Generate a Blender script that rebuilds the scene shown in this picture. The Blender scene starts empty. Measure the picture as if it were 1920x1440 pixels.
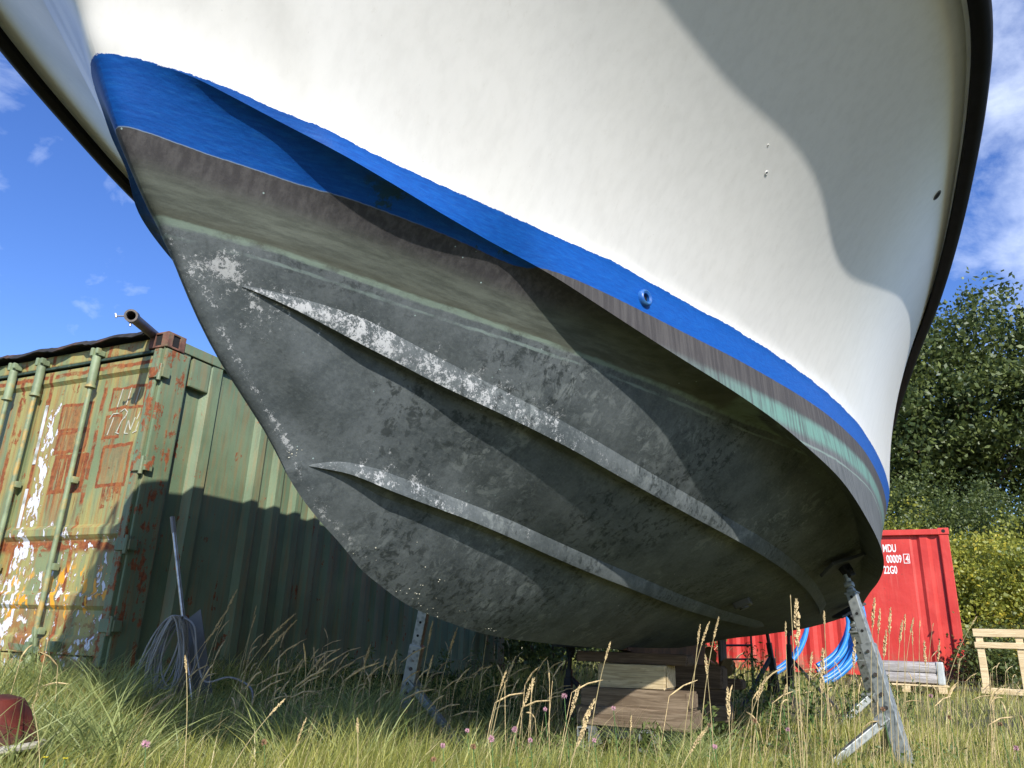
import bpy, bmesh, math, random
import numpy as np
from mathutils import Vector, Matrix
R = math.radians
scene = bpy.context.scene
COL = scene.collection

# ---------------- camera ----------------
FPX = 1442.0; PITCH = R(18.7); ROLL = R(2.2); CAMZ = 0.62
cam_d = bpy.data.cameras.new('camera'); cam = bpy.data.objects.new('camera', cam_d); COL.objects.link(cam)
cam_d.sensor_width = 36; cam_d.lens = FPX / 1920 * 36; cam_d.clip_start = 0.02; cam_d.clip_end = 3000
_fw = np.array([0, math.cos(PITCH), math.sin(PITCH)]); _up0 = np.array([0, -math.sin(PITCH), math.cos(PITCH)]); _rt0 = np.array([1.0, 0, 0])
_rt = _rt0 * math.cos(ROLL) + _up0 * math.sin(ROLL); _up = _up0 * math.cos(ROLL) - _rt0 * math.sin(ROLL)
CC = np.array([0, 0, CAMZ])
cam.matrix_world = Matrix(((_rt[0], _up[0], -_fw[0], 0), (_rt[1], _up[1], -_fw[1], 0), (_rt[2], _up[2], -_fw[2], CAMZ), (0, 0, 0, 1)))
scene.camera = cam
# ---------------- light ----------------
SUN_AZ, SUN_EL = 165.5, 32.0        # azimuth clockwise from +Y
world = bpy.data.worlds.new('World'); scene.world = world; world.use_nodes = True
nt = world.node_tree; nt.nodes.clear()
def WN(t, **k):
    n = nt.nodes.new(t)
    for a, b in k.items(): setattr(n, a, b)
    return n
wl = nt.links.new
sky = WN('ShaderNodeTexSky', sky_type='NISHITA', sun_disc=False, sun_elevation=R(SUN_EL), sun_rotation=R(SUN_AZ), air_density=1.0, dust_density=0.25, ozone_density=3.0)
hs = WN('ShaderNodeHueSaturation'); hs.inputs['Saturation'].default_value = 1.24; hs.inputs['Value'].default_value = 0.94; hs.inputs['Hue'].default_value = 0.518
wl(sky.outputs[0], hs.inputs['Color'])
tc = WN('ShaderNodeTexCoord'); mp = WN('ShaderNodeMapping'); mp.inputs['Scale'].default_value = (1.6, 1.6, 2.2); mp.inputs['Location'].default_value = (0.35, 0.2, 0.9)
wl(tc.outputs['Generated'], mp.inputs[0])
nz = WN('ShaderNodeTexNoise'); nz.inputs['Scale'].default_value = 5.0; nz.inputs['Detail'].default_value = 9; nz.inputs['Roughness'].default_value = 0.58; nz.inputs['Distortion'].default_value = 0.25
wl(mp.outputs[0], nz.inputs['Vector'])
def _dir(u, v):
    d = np.array([(u - 960) / FPX, (720 - v) / FPX, 1.0]); w = d[0] * _rt + d[1] * _up + _fw; return w / np.linalg.norm(w)
acc_ = None                                   # cloud banks in fixed compass directions, broken up by noise
for (u_, v_, rad_, amp_) in ((1930, 60, 8, .27), (1925, 370, 6.5, .22), (1830, 540, 5, .10), (-20, 120, 4.5, .13), (100, 300, 2.0, .15), (235, 345, 2.2, .17), (2600, 300, 25, .35), (-900, 300, 22, .25)):
    dp = WN('ShaderNodeVectorMath', operation='DOT_PRODUCT'); wl(tc.outputs['Generated'], dp.inputs[0]); dp.inputs[1].default_value = tuple(_dir(u_, v_))
    mr = WN('ShaderNodeMapRange'); mr.interpolation_type = 'SMOOTHSTEP'; wl(dp.outputs['Value'], mr.inputs[0]); mr.inputs[1].default_value = math.cos(R(rad_)); mr.inputs[2].default_value = math.cos(R(rad_ * .15)); mr.inputs[3].default_value = 0; mr.inputs[4].default_value = amp_
    if acc_ is None: acc_ = mr.outputs[0]
    else: ad = WN('ShaderNodeMath', operation='MAXIMUM'); wl(acc_, ad.inputs[0]); wl(mr.outputs[0], ad.inputs[1]); acc_ = ad.outputs[0]
ad = WN('ShaderNodeMath', operation='ADD'); wl(acc_, ad.inputs[0]); wl(nz.outputs[0], ad.inputs[1])
cr = WN('ShaderNodeValToRGB'); cr.color_ramp.elements[0].position = 0.62; cr.color_ramp.elements[1].position = 0.95
cr.color_ramp.elements[1].color = (0.8, 0.8, 0.8, 1)
wl(ad.outputs[0], cr.inputs[0])
mixc = WN('ShaderNodeMixRGB'); mixc.inputs[2].default_value = (5.2, 5.8, 7.0, 1)
wl(cr.outputs[0], mixc.inputs[0]); wl(hs.outputs[0], mixc.inputs[1])
bg = WN('ShaderNodeBackground'); bg.inputs[1].default_value = 0.15
wl(mixc.outputs[0], bg.inputs[0]); wo = WN('ShaderNodeOutputWorld'); wl(bg.outputs[0], wo.inputs[0])
sl = bpy.data.lights.new('sun', 'SUN'); sun = bpy.data.objects.new('sun', sl); COL.objects.link(sun)
sl.energy = 4.5; sl.angle = R(0.53); sl.color = (1.0, 0.95, 0.87)
sdir = Vector((math.sin(R(SUN_AZ)) * math.cos(R(SUN_EL)), math.cos(R(SUN_AZ)) * math.cos(R(SUN_EL)), math.sin(R(SUN_EL))))
sun.rotation_euler = sdir.to_track_quat('Z', 'Y').to_euler()
sun.location = (0, -20, 20)
scene.view_settings.view_transform = 'Standard'; scene.view_settings.look = 'None'; scene.view_settings.exposure = 0.60; scene.view_settings.gamma = 1.0
scene.cycles.max_bounces = 8; scene.cycles.transparent_max_bounces = 12

# ---------------- helpers ----------------
def ray(u, v): return (u - 960) / FPX * _rt - (v - 720) / FPX * _up + _fw
def at(u, v, D):                       # world point seen at photo pixel (u,v), D metres away over the ground
    d = ray(u, v); return CC + d / math.hypot(d[0], d[1]) * D
def smooth(t): t = np.clip(t, 0, 1); return t * t * (3 - 2 * t)
def ground_z(x, y):
    x = np.asarray(x, float); y = np.asarray(y, float)
    z = 0.030 * np.clip(y - 5.0, 0, 9.5) + 0.20 * smooth((-x - 0.7) / 1.5) * smooth((y - 3.2) / 2.0)
    z = z + 0.015 * np.sin(x * 2.1 + y) * np.cos(y * 1.7 - x * .6)
    bank = np.clip(y * 0.80 + x * 0.55 - 19.0, 0, 60); z = z + 3.6 * smooth(bank / 13.0)
    return z
def tag(o, label=None, cat=None, group=None, kind=None):
    if label: o['label'] = label
    if cat: o['category'] = cat
    if group: o['group'] = group
    if kind: o['kind'] = kind
    return o
def empty(name, loc=(0, 0, 0), rz=0.0, label=None, cat=None, group=None):
    o = bpy.data.objects.new(name, None); COL.objects.link(o); o.location = loc; o.rotation_euler = (0, 0, rz); o.empty_display_size = .2
    return tag(o, label, cat, group)
def mesh_np(name, V, F, mats, parent=None, smooth_sh=False, attrs=None, fmat=None, loc=None):
    V = np.asarray(V, np.float32)
    me = bpy.data.meshes.new(name)
    if isinstance(F, np.ndarray):
        n, k = F.shape
        me.vertices.add(len(V)); me.vertices.foreach_set('co', V.ravel())
        me.loops.add(n * k); me.loops.foreach_set('vertex_index', F.astype(np.int32).ravel())
        me.polygons.add(n); me.polygons.foreach_set('loop_start', np.arange(0, n * k, k, dtype=np.int32))
        me.update(calc_edges=True); me.validate()
    else:
        me.from_pydata(V.tolist(), [], [list(map(int, f)) for f in F]); me.update()
    if attrs:
        for an, a in attrs.items():
            a = np.asarray(a, np.float32); t = me.attributes.new(an, 'FLOAT', 'POINT'); t.data.foreach_set('value', a)
    if not isinstance(mats, (list, tuple)): mats = [mats]
    for m in mats: me.materials.append(m)
    if fmat is not None: me.polygons.foreach_set('material_index', np.asarray(fmat, np.int32))
    if smooth_sh: me.polygons.foreach_set('use_smooth', np.ones(len(me.polygons), bool))
    o = bpy.data.objects.new(name, me); COL.objects.link(o)
    if parent: o.parent = parent
    if loc is not None: o.location = loc
    return o
class MB:
    def __init__(s): s.V = []; s.F = []; s.n = 0
    def add(s, V, F):
        V = [tuple(map(float, v)) for v in V]
        s.V += V; s.F += [[i + s.n for i in f] for f in F]; s.n += len(V); return s
    def box(s, c, size, rot=None, bev=0.0):
        hx, hy, hz = [a / 2 for a in size]; c = Vector(c); rot = rot or Matrix.Identity(3)
        if bev <= 0:
            V = [Vector((x, y, z)) for x in (-hx, hx) for y in (-hy, hy) for z in (-hz, hz)]
            F = [(0, 1, 3, 2), (4, 6, 7, 5), (0, 4, 5, 1), (2, 3, 7, 6), (0, 2, 6, 4), (1, 5, 7, 3)]
        else:
            bm = bmesh.new(); bmesh.ops.create_cube(bm, size=1)
            for v in bm.verts: v.co = Vector((v.co.x * 2 * hx, v.co.y * 2 * hy, v.co.z * 2 * hz))
            bmesh.ops.bevel(bm, geom=bm.edges[:], offset=bev, segments=2, affect='EDGES', profile=.6)
            bm.verts.index_update(); V = [v.co.copy() for v in bm.verts]; F = [[v.index for v in f.verts] for f in bm.faces]; bm.free()
        return s.add([rot @ v + c for v in V], F)
    def bar(s, a, b, w, h=None, up=(0, 0, 1), bev=0.0):     # box from a to b
        a = Vector(a); b = Vector(b); d = (b - a); L = d.length; z = d.normalized(); h = h or w
        x = z.cross(Vector(up)); x = x.normalized() if x.length > 1e-4 else Vector((1, 0, 0)); y = z.cross(x)
        return s.box((a + b) / 2, (w, h, L), Matrix((x, y, z)).transposed(), bev)
    def tube(s, pts, r, n=10, cap=True):
        P = [Vector(p) for p in pts]; m = len(P); rr = r if isinstance(r, (list, tuple)) else [r] * m
        V = []; F = []; prev = None
        for i in range(m):
            t = (P[min(i + 1, m - 1)] - P[max(i - 1, 0)]).normalized()
            if prev is None: prev = t.orthogonal().normalized()
            x = (prev - t * prev.dot(t)).normalized(); prev = x; y = t.cross(x)
            for k in range(n): a = 2 * math.pi * k / n; V.append(P[i] + (x * math.cos(a) + y * math.sin(a)) * rr[i])
        for i in range(m - 1):
            for k in range(n): k2 = (k + 1) % n; F.append((i * n + k, i * n + k2, (i + 1) * n + k2, (i + 1) * n + k))
        if cap: F.append(tuple(range(n - 1, -1, -1))); F.append(tuple((m - 1) * n + k for k in range(n)))
        return s.add(V, F)
    def pipe(s, a, b, ro, ri, n=20):                        # hollow tube with open ends
        a = Vector(a); b = Vector(b); t = (b - a).normalized(); x = t.orthogonal().normalized(); y = t.cross(x); V = []
        for p in (a, b):
            for r_ in (ro, ri):
                for k in range(n): an = 2 * math.pi * k / n; V.append(p + (x * math.cos(an) + y * math.sin(an)) * r_)
        F = []
        for k in range(n):
            q = (k + 1) % n
            F += [(k, q, 2 * n + q, 2 * n + k), (n + q, n + k, 3 * n + k, 3 * n + q), (q, k, n + k, n + q), (2 * n + k, 2 * n + q, 3 * n + q, 3 * n + k)]
        return s.add(V, F)
    def build(s, name, mat, parent=None, smooth_sh=False): 
        o = mesh_np(name, np.array(s.V, float), s.F, mat, parent, smooth_sh)
        if smooth_sh:
            try: o.data.set_sharp_from_angle(angle=R(38))
            except Exception: pass
        return o
def ico(sub=1):
    bm = bmesh.new(); bmesh.ops.create_icosphere(bm, subdivisions=sub, radius=1); V = [v.co.copy() for v in bm.verts]; F = [[v.index for v in f.verts] for f in bm.faces]; bm.free(); return V, F

# ---------------- material kit ----------------
class NT:
    def __init__(s, name):
        s.m = bpy.data.materials.new(name); s.m.use_nodes = True; s.t = s.m.node_tree; s.t.nodes.clear()
        s.out = s.t.nodes.new('ShaderNodeOutputMaterial'); s.tc = s.t.nodes.new('ShaderNodeTexCoord')
    def n(s, t): return s.t.nodes.new(t)
    def put(s, sock, v):
        if isinstance(v, bpy.types.NodeSocket): s.t.links.new(v, sock)
        elif isinstance(v, (tuple, list)) and len(v) == 3 and sock.type == 'RGBA': sock.default_value = (*v, 1)
        else: sock.default_value = v
    def obj(s): return s.tc.outputs['Object']
    def sc(s, v, x=1, y=1, z=1):
        m = s.n('ShaderNodeMapping'); s.put(m.inputs[0], v); m.inputs['Scale'].default_value = (x, y, z); return m.outputs[0]
    def noise(s, v, scale, det=4, ro=.55, dist=0):
        n = s.n('ShaderNodeTexNoise'); s.put(n.inputs['Vector'], v); n.inputs['Scale'].default_value = scale; n.inputs['Detail'].default_value = det; n.inputs['Roughness'].default_value = ro; n.inputs['Distortion'].default_value = dist; return n.outputs[0]
    def vor(s, v, scale, feat='F1'):
        n = s.n('ShaderNodeTexVoronoi'); n.feature = feat; s.put(n.inputs['Vector'], v); n.inputs['Scale'].default_value = scale; return n.outputs['Distance']
    def math(s, op, a, b=0.0, c=0.0, clamp=False):
        n = s.n('ShaderNodeMath'); n.operation = op; n.use_clamp = clamp; s.put(n.inputs[0], a); s.put(n.inputs[1], b); s.put(n.inputs[2], c); return n.outputs[0]
    def ramp(s, v, lo, hi, a=0.0, b=1.0):
        n = s.n('ShaderNodeMapRange'); n.interpolation_type = 'SMOOTHSTEP'; s.put(n.inputs[0], v); s.put(n.inputs[1], lo); s.put(n.inputs[2], hi); s.put(n.inputs[3], a); s.put(n.inputs[4], b); return n.outputs[0]
    def mix(s, f, a, b, mode='MIX'):
        n = s.n('ShaderNodeMixRGB'); n.blend_type = mode; s.put(n.inputs[0], f); s.put(n.inputs[1], a); s.put(n.inputs[2], b); return n.outputs[0]
    def attr(s, name): n = s.n('ShaderNodeAttribute'); n.attribute_name = name; return n.outputs['Fac']
    def sep(s, v): n = s.n('ShaderNodeSeparateXYZ'); s.put(n.inputs[0], v); return n.outputs
    def bump(s, h, st=.3, dist=.01, norm=None):
        n = s.n('ShaderNodeBump'); s.put(n.inputs['Height'], h); n.inputs['Strength'].default_value = st; n.inputs['Distance'].default_value = dist
        if norm is not None: s.put(n.inputs['Normal'], norm)
        return n.outputs[0]
    def bsdf(s, col, rough=.6, metal=0.0, bump=None, spec=.5, coat=0.0):
        b = s.n('ShaderNodeBsdfPrincipled'); s.put(b.inputs['Base Color'], col); s.put(b.inputs['Roughness'], rough); s.put(b.inputs['Metallic'], metal)
        b.inputs['Specular IOR Level'].default_value = spec; b.inputs['Coat Weight'].default_value = coat
        if bump is not None: s.put(b.inputs['Normal'], bump)
        s.t.links.new(b.outputs[0], s.out.inputs[0]); return b
    def band(s, v, c, w, soft):          # 1 near v==c
        d = s.math('ABSOLUTE', s.math('SUBTRACT', v, c)); return s.ramp(d, w, w + soft, 1.0, 0.0)
def simple(name, col, rough=.6, metal=0., var=.25, scale=6., bump=.2, bscale=60., dirt=None, spec=.5):
    k = NT(name); n1 = k.noise(k.obj(), scale, 5); c = k.mix(k.ramp(n1, .3, .7), tuple(x * (1 - var) for x in col), tuple(min(1, x * (1 + var)) for x in col))
    if dirt: c = k.mix(k.ramp(k.noise(k.obj(), scale * .6, 6, .65), .52, .68), c, dirt)
    k.bsdf(c, rough, metal, k.bump(k.noise(k.obj(), bscale, 3), bump, .004), spec); return k.m

# ================= BOAT =================
BA = R(25.5); BO = (-0.937, 1.494, 0.0); L = 7.5
def pch(x, xs, ys):                    # monotone cubic interpolation
    xs = np.asarray(xs, float); ys = np.asarray(ys, float); h = np.diff(xs); d = np.diff(ys) / h
    m = np.zeros(len(xs)); m[1:-1] = np.where(d[:-1] * d[1:] > 0, 2 * d[:-1] * d[1:] / np.where(np.abs(d[:-1] + d[1:]) < 1e-9, 1, d[:-1] + d[1:]), 0); m[0] = d[0]; m[-1] = d[-1]
    x = np.clip(x, xs[0], xs[-1]); i = np.clip(np.searchsorted(xs, x) - 1, 0, len(xs) - 2); t = (x - xs[i]) / h[i]
    return (2*t**3-3*t**2+1)*ys[i] + (t**3-2*t**2+t)*h[i]*m[i] + (-2*t**3+3*t**2)*ys[i+1] + (t**3-t**2)*h[i]*m[i+1]
STEM = [(3.05,-1.02),(2.6,-.68),(2.2,-.38),(1.95,-.14),(1.872,-.092),(1.84,-.068),(1.75,-.011),(1.67,.05),(1.59,.122),(1.513,.205),(1.387,.315),(1.293,.418),(1.228,.51),(1.138,.635),(1.03,.752),(.962,.86),(.885,1.015),(.83,1.115),(.79,1.225),(.734,1.42),(.687,1.73),(.655,2.03),(.640,2.35),(.626,3.0),(.612,4.2),(.62,5),(.68,6.2),(.76,7.5)]
sz = np.array(STEM)
def stem_s(z): return np.interp(z, sz[::-1, 0][np.argsort(sz[::-1, 0])], sz[::-1, 1][np.argsort(sz[::-1, 0])])
def stem_z(s): return pch(s, sz[:, 1], sz[:, 0])
fwdz = sz[:20][::-1]
def stem_sf(z): return pch(z, fwdz[:, 0], fwdz[:, 1])
NT_ = 150
T = np.linspace(0, 1, NT_); U = T
def row(pts):                          # pts[0] lies on the stem; spacing denser forward
    p = np.array(pts, float); s0 = p[0, 0]; u = np.sqrt((p[:, 0] - s0) / (L - s0))
    Sg = s0 + (L - s0) * U ** 2
    return np.c_[pch(U, u, p[:, 1]), Sg, pch(U, u, p[:, 2])]
def sm(a, k=3):                        # light smoothing along the length
    for _ in range(k):
        b = a.copy(); b[2:-1, :] = (a[1:-2] + 2 * a[2:-1] + a[3:]) / 4; b[:, 1] = a[:, 1]; a = b
    return a
S2 = row([(.715,0,1.065),(.79,.05,1.085),(.85,.085,1.088),(1.05,.146,1.065),(1.32,.213,1.038),(1.6,.258,1.018),(1.85,.294,.992),(2.2,.347,.955),(2.65,.405,.92),(3.5,.475,.872),(4.33,.515,.853),(6.05,.529,.85),(7.5,.51,.83)])
S1 = row([(.252,0,1.458),(.31,.045,1.46),(.38,.095,1.46),(.43,.125,1.452),(.58,.178,1.44),(.72,.233,1.418),(.93,.31,1.385),(1.15,.42,1.338),(1.5,.53,1.30),(1.8,.60,1.27),(2.4,.741,1.21),(2.85,.848,1.168),(3.3,.945,1.125),(3.9,1.015,1.086),(4.6,1.048,1.045),(5.7,1.027,1.01),(7.0,.95,.94),(7.5,.93,.92)])
C_ = row([(.166,0,1.553),(.20,.035,1.553),(.27,.085,1.555),(.39,.17,1.558),(.53,.245,1.56),(.70,.325,1.56),(.87,.412,1.56),(1.1,.528,1.557),(1.32,.634,1.556),(1.6,.757,1.56),(1.87,.872,1.563),(2.25,1.01,1.563),(2.5,1.115,1.557),(2.9,1.24,1.525),(3.6,1.39,1.39),(4.2,1.40,1.27),(5,1.37,1.17),(6,1.3,1.11),(7.5,1.2,1.02)])
E_ = row([(-.076,0,1.850),(-.064,.034,1.851),(-.028,.078,1.852),(.055,.150,1.849),(.13,.205,1.832),(.245,.275,1.812),(.35,.36,1.78),(.50,.433,1.758),(.70,.508,1.742),(.94,.592,1.737),(1.03,.661,1.709),(1.19,.75,1.667),(1.38,.83,1.638),(1.62,.926,1.608),(1.96,1.062,1.568),(2.29,1.177,1.528),(2.55,1.267,1.475),(2.89,1.38,1.392),(3.3,1.466,1.27),(3.6,1.508,1.19),(3.85,1.521,1.145),(4.2,1.515,1.125),(5,1.48,1.12),(6,1.41,1.12),(7.5,1.31,1.11)])
SH = row([(-1.02,0,3.04),(-.98,.12,3.04),(-.85,.40,3.02),(-.6,.79,3.0),(-.3,1.10,2.985),(0,1.32,2.975),(.48,1.585,2.955),(.93,1.77,2.93),(1.36,1.92,2.90),(1.68,2.0,2.875),(2.0,2.033,2.862),(2.45,2.043,2.855),(3.02,2.035,2.85),(3.62,2.012,2.845),(4.3,1.968,2.84),(5.03,1.895,2.835),(6.03,1.81,2.83),(7.5,1.70,2.82)])
WLs = [(-.03,0),(.03,.07),(.11,.12),(.19,.165),(.32,.22),(.457,.287),(.622,.36),(.854,.47),(1.05,.655),(1.124,.70),(1.403,.80),(1.675,.925),(1.895,1.013),(2.298,1.16),(2.6,1.275),(3.03,1.403),(3.714,1.50),(4.48,1.57),(5.262,1.60),(6.2,1.58),(7.5,1.5)]
wl_a = np.array(WLs); 
def wly(s): return pch(s, wl_a[:, 0], wl_a[:, 1])
K_ = np.c_[np.zeros(NT_), S2[:, 1], stem_z(S2[:, 1])]
S2, S1, C_, E_, SH = [sm(a) for a in (S2, S1, C_, E_, SH)]
def between(A, B, n, bulge):
    out = []
    zA, zB = A[0, 2], B[0, 2]
    for i in range(1, n):
        f = i / n; P = A * (1 - f) + B * f
        z0 = zA * (1 - f) + zB * f; ds = stem_sf(z0) - P[0, 1]
        if zA != K_[0, 2] or True: P[:, 1] += ds * (1 - T) ** 3 if A is not K_ else 0
        P[:, 0] += bulge * np.sin(math.pi * f) * np.clip(T * 3, 0, 1) ; P[:, 2] -= bulge * .6 * np.sin(math.pi * f) * np.clip(T * 3, 0, 1)
        out.append(P)
    return out
bot = [K_] + between(K_, S2, 8, .010) + [S2] + between(S2, S1, 9, .012) + [S1] + between(S1, C_, 7, .008) + [C_]
nf = 12                                # concave cove between the stain line and the chine edge
for i in range(1, nf):
    f = i / nf; dy = (E_[:, 0] - C_[:, 0])[:, None]; dz = E_[:, 2] - C_[:, 2]
    Q = C_.copy(); Q[:, 0] = C_[:, 0] + .26 * dy[:, 0]; Q[:, 1] = C_[:, 1] * .4 + E_[:, 1] * .6; Q[:, 2] = C_[:, 2] + np.where(dz > 0, .92 * dz, 0.3 * dz)
    cv = smooth(np.clip((T - .02) / .16, 0, 1))[:, None]
    lin = C_ * (1 - f) + E_ * f; P = (1-f)**2 * C_ + 2*f*(1-f) * Q + f*f * E_
    P = lin * (1 - cv) + P * cv
    z0 = C_[0, 2] * (1 - f) + E_[0, 2] * f; P[:, 1] += (stem_sf(z0) - P[0, 1]) * (1 - T) ** 3
    bot.append(P)
bot.append(E_)
top = [E_]
nt_ = 32; nlow = 7
BUT = np.array([(-.075,.0),(-.02,.085),(.06,.14),(.14,.185),(.22,.228),(.40,.326),(.60,.435),(.83,.56),(1.21,.752),(1.67,.93),(2.01,1.064),(2.56,1.24),(3.08,1.37),(3.67,1.478),(4.42,1.562),(5.12,1.61),(5.66,1.628),(6.6,1.60),(7.5,1.54)])
def bly(s): return pch(s, BUT[:, 0], BUT[:, 1])
FA, FP, FM = 0.25, 2.15, 0.27
FA = FA + FM * smooth((E_[:, 1] - .8) / 1.6) * (1 - .5 * smooth((E_[:, 1] - 4.0) / 2.0))
def bmp_(s): return smooth((s - .05) / .3) * (1 - smooth((s - .9) / .4))
fz = np.linspace(0, 1, nt_ + 1)
vB = np.clip((1.85 - .022 * bmp_(E_[:, 1]) - E_[:, 2]) / (SH[:, 2] - E_[:, 2]), 0.0, 1)      # share of the height below the stripe top
sB = E_[:, 1] + (SH[:, 1] - E_[:, 1]) * (vB * .8)
def up_(v): return FA * v + (1 - FA) * v ** FP
wB = smooth((vB - .01) / .07)
yB = (bly(sB) + .03 * bmp_(E_[:, 1])) * wB + (E_[:, 0] + (SH[:, 0] - E_[:, 0]) * up_(vB)) * (1 - wB)
for i in range(1, nt_):
    v = (i / nt_) ** 1.25; P = np.zeros_like(E_); lo = v < vB
    ql = v / np.maximum(vB, 1e-6); qu = (v - vB) / (1 - vB)
    P[:, 2] = E_[:, 2] + (SH[:, 2] - E_[:, 2]) * v
    P[:, 0] = np.where(lo, E_[:, 0] * (1 - ql) + yB * ql, yB + (SH[:, 0] - yB) * up_(np.clip(qu, 0, 1)))
    P[:, 1] = np.where(lo, E_[:, 1] * (1 - ql) + sB * ql, sB + (SH[:, 1] - sB) * np.clip(qu, 0, 1))
    z0 = P[0, 2]; P[:, 1] += (stem_sf(z0) - P[0, 1]) * (1 - T) ** 3
    P[0, 0] = 0
    top.append(P)
top.append(SH)
def both(rows, attrs_rows):
    Rr = np.stack(rows)                # (nr, NT, 3)
    nr = len(rows); V = [Rr.reshape(-1, 3)]; M = Rr.copy(); M[:, :, 0] *= -1; V.append(M.reshape(-1, 3))
    idx = np.arange(nr * NT_).reshape(nr, NT_)
    a, b, c_, d = idx[:-1, :-1], idx[:-1, 1:], idx[1:, 1:], idx[1:, :-1]
    Fp = np.stack([a, b, c_, d], -1).reshape(-1, 4); Fm = np.stack([d, c_, b, a], -1).reshape(-1, 4) + nr * NT_
    return np.concatenate(V), np.concatenate([Fp, Fm])
hv1, hf1 = both(bot, None); hv2, hf2 = both(top, None)
def strake_mask(P):                    # chalky scraped paint near the upper strake and the stem
    return P
# paint-wear attribute on the bottom
bi = np.stack(bot); nr = len(bot); a_s = np.zeros((nr, NT_))
iS1 = 1 + 8 - 1 + 1 + 9 - 0            # index of row S1
iS1 = [i for i, r_ in enumerate(bot) if r_ is S1][0]; iC = [i for i, r_ in enumerate(bot) if r_ is C_][0]; iS2 = [i for i, r_ in enumerate(bot) if r_ is S2][0]
for r_ in range(nr):
    s = bi[r_, :, 1]; z = bi[r_, :, 2]
    forefoot = np.exp(-((s - .30) / .10) ** 2) * np.exp(-((z - 1.49) / .045) ** 2) * .80
    line = np.exp(-((np.arange(nr)[r_] - iS1 - 1.6) / 1.5) ** 2) * np.exp(-np.clip(.35 - s, 0, 9) / .1) * (1 - smooth((s - .8) / 1.2)) * .62
    fr = np.exp(-((r_ - iS1) / 2.2) ** 2) * np.exp(-((s - .45) / .14) ** 2) * .55
    edge = np.exp(-((s - stem_sf(np.clip(z, .7, 3)) - .035) / .02) ** 2) * smooth((z - .75) / .2) * (1 - smooth((z - 1.5) / .06)) * .55
    low = np.exp(-((r_ - iS2 - 1.) / 1.4) ** 2) * np.exp(-((s - 1.05) / .22) ** 2) * .55
    a_s[r_] = np.maximum.reduce([forefoot, line, fr, edge, low])
wear = np.concatenate([a_s.ravel()] * 2 + [np.zeros(len(hv2))])
outer = np.concatenate([np.zeros(len(hv1)), np.ones(len(hv2))])
HV = np.concatenate([hv1, hv2]); HF = np.concatenate([hf1, hf2 + len(hv1)])
import os
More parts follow.
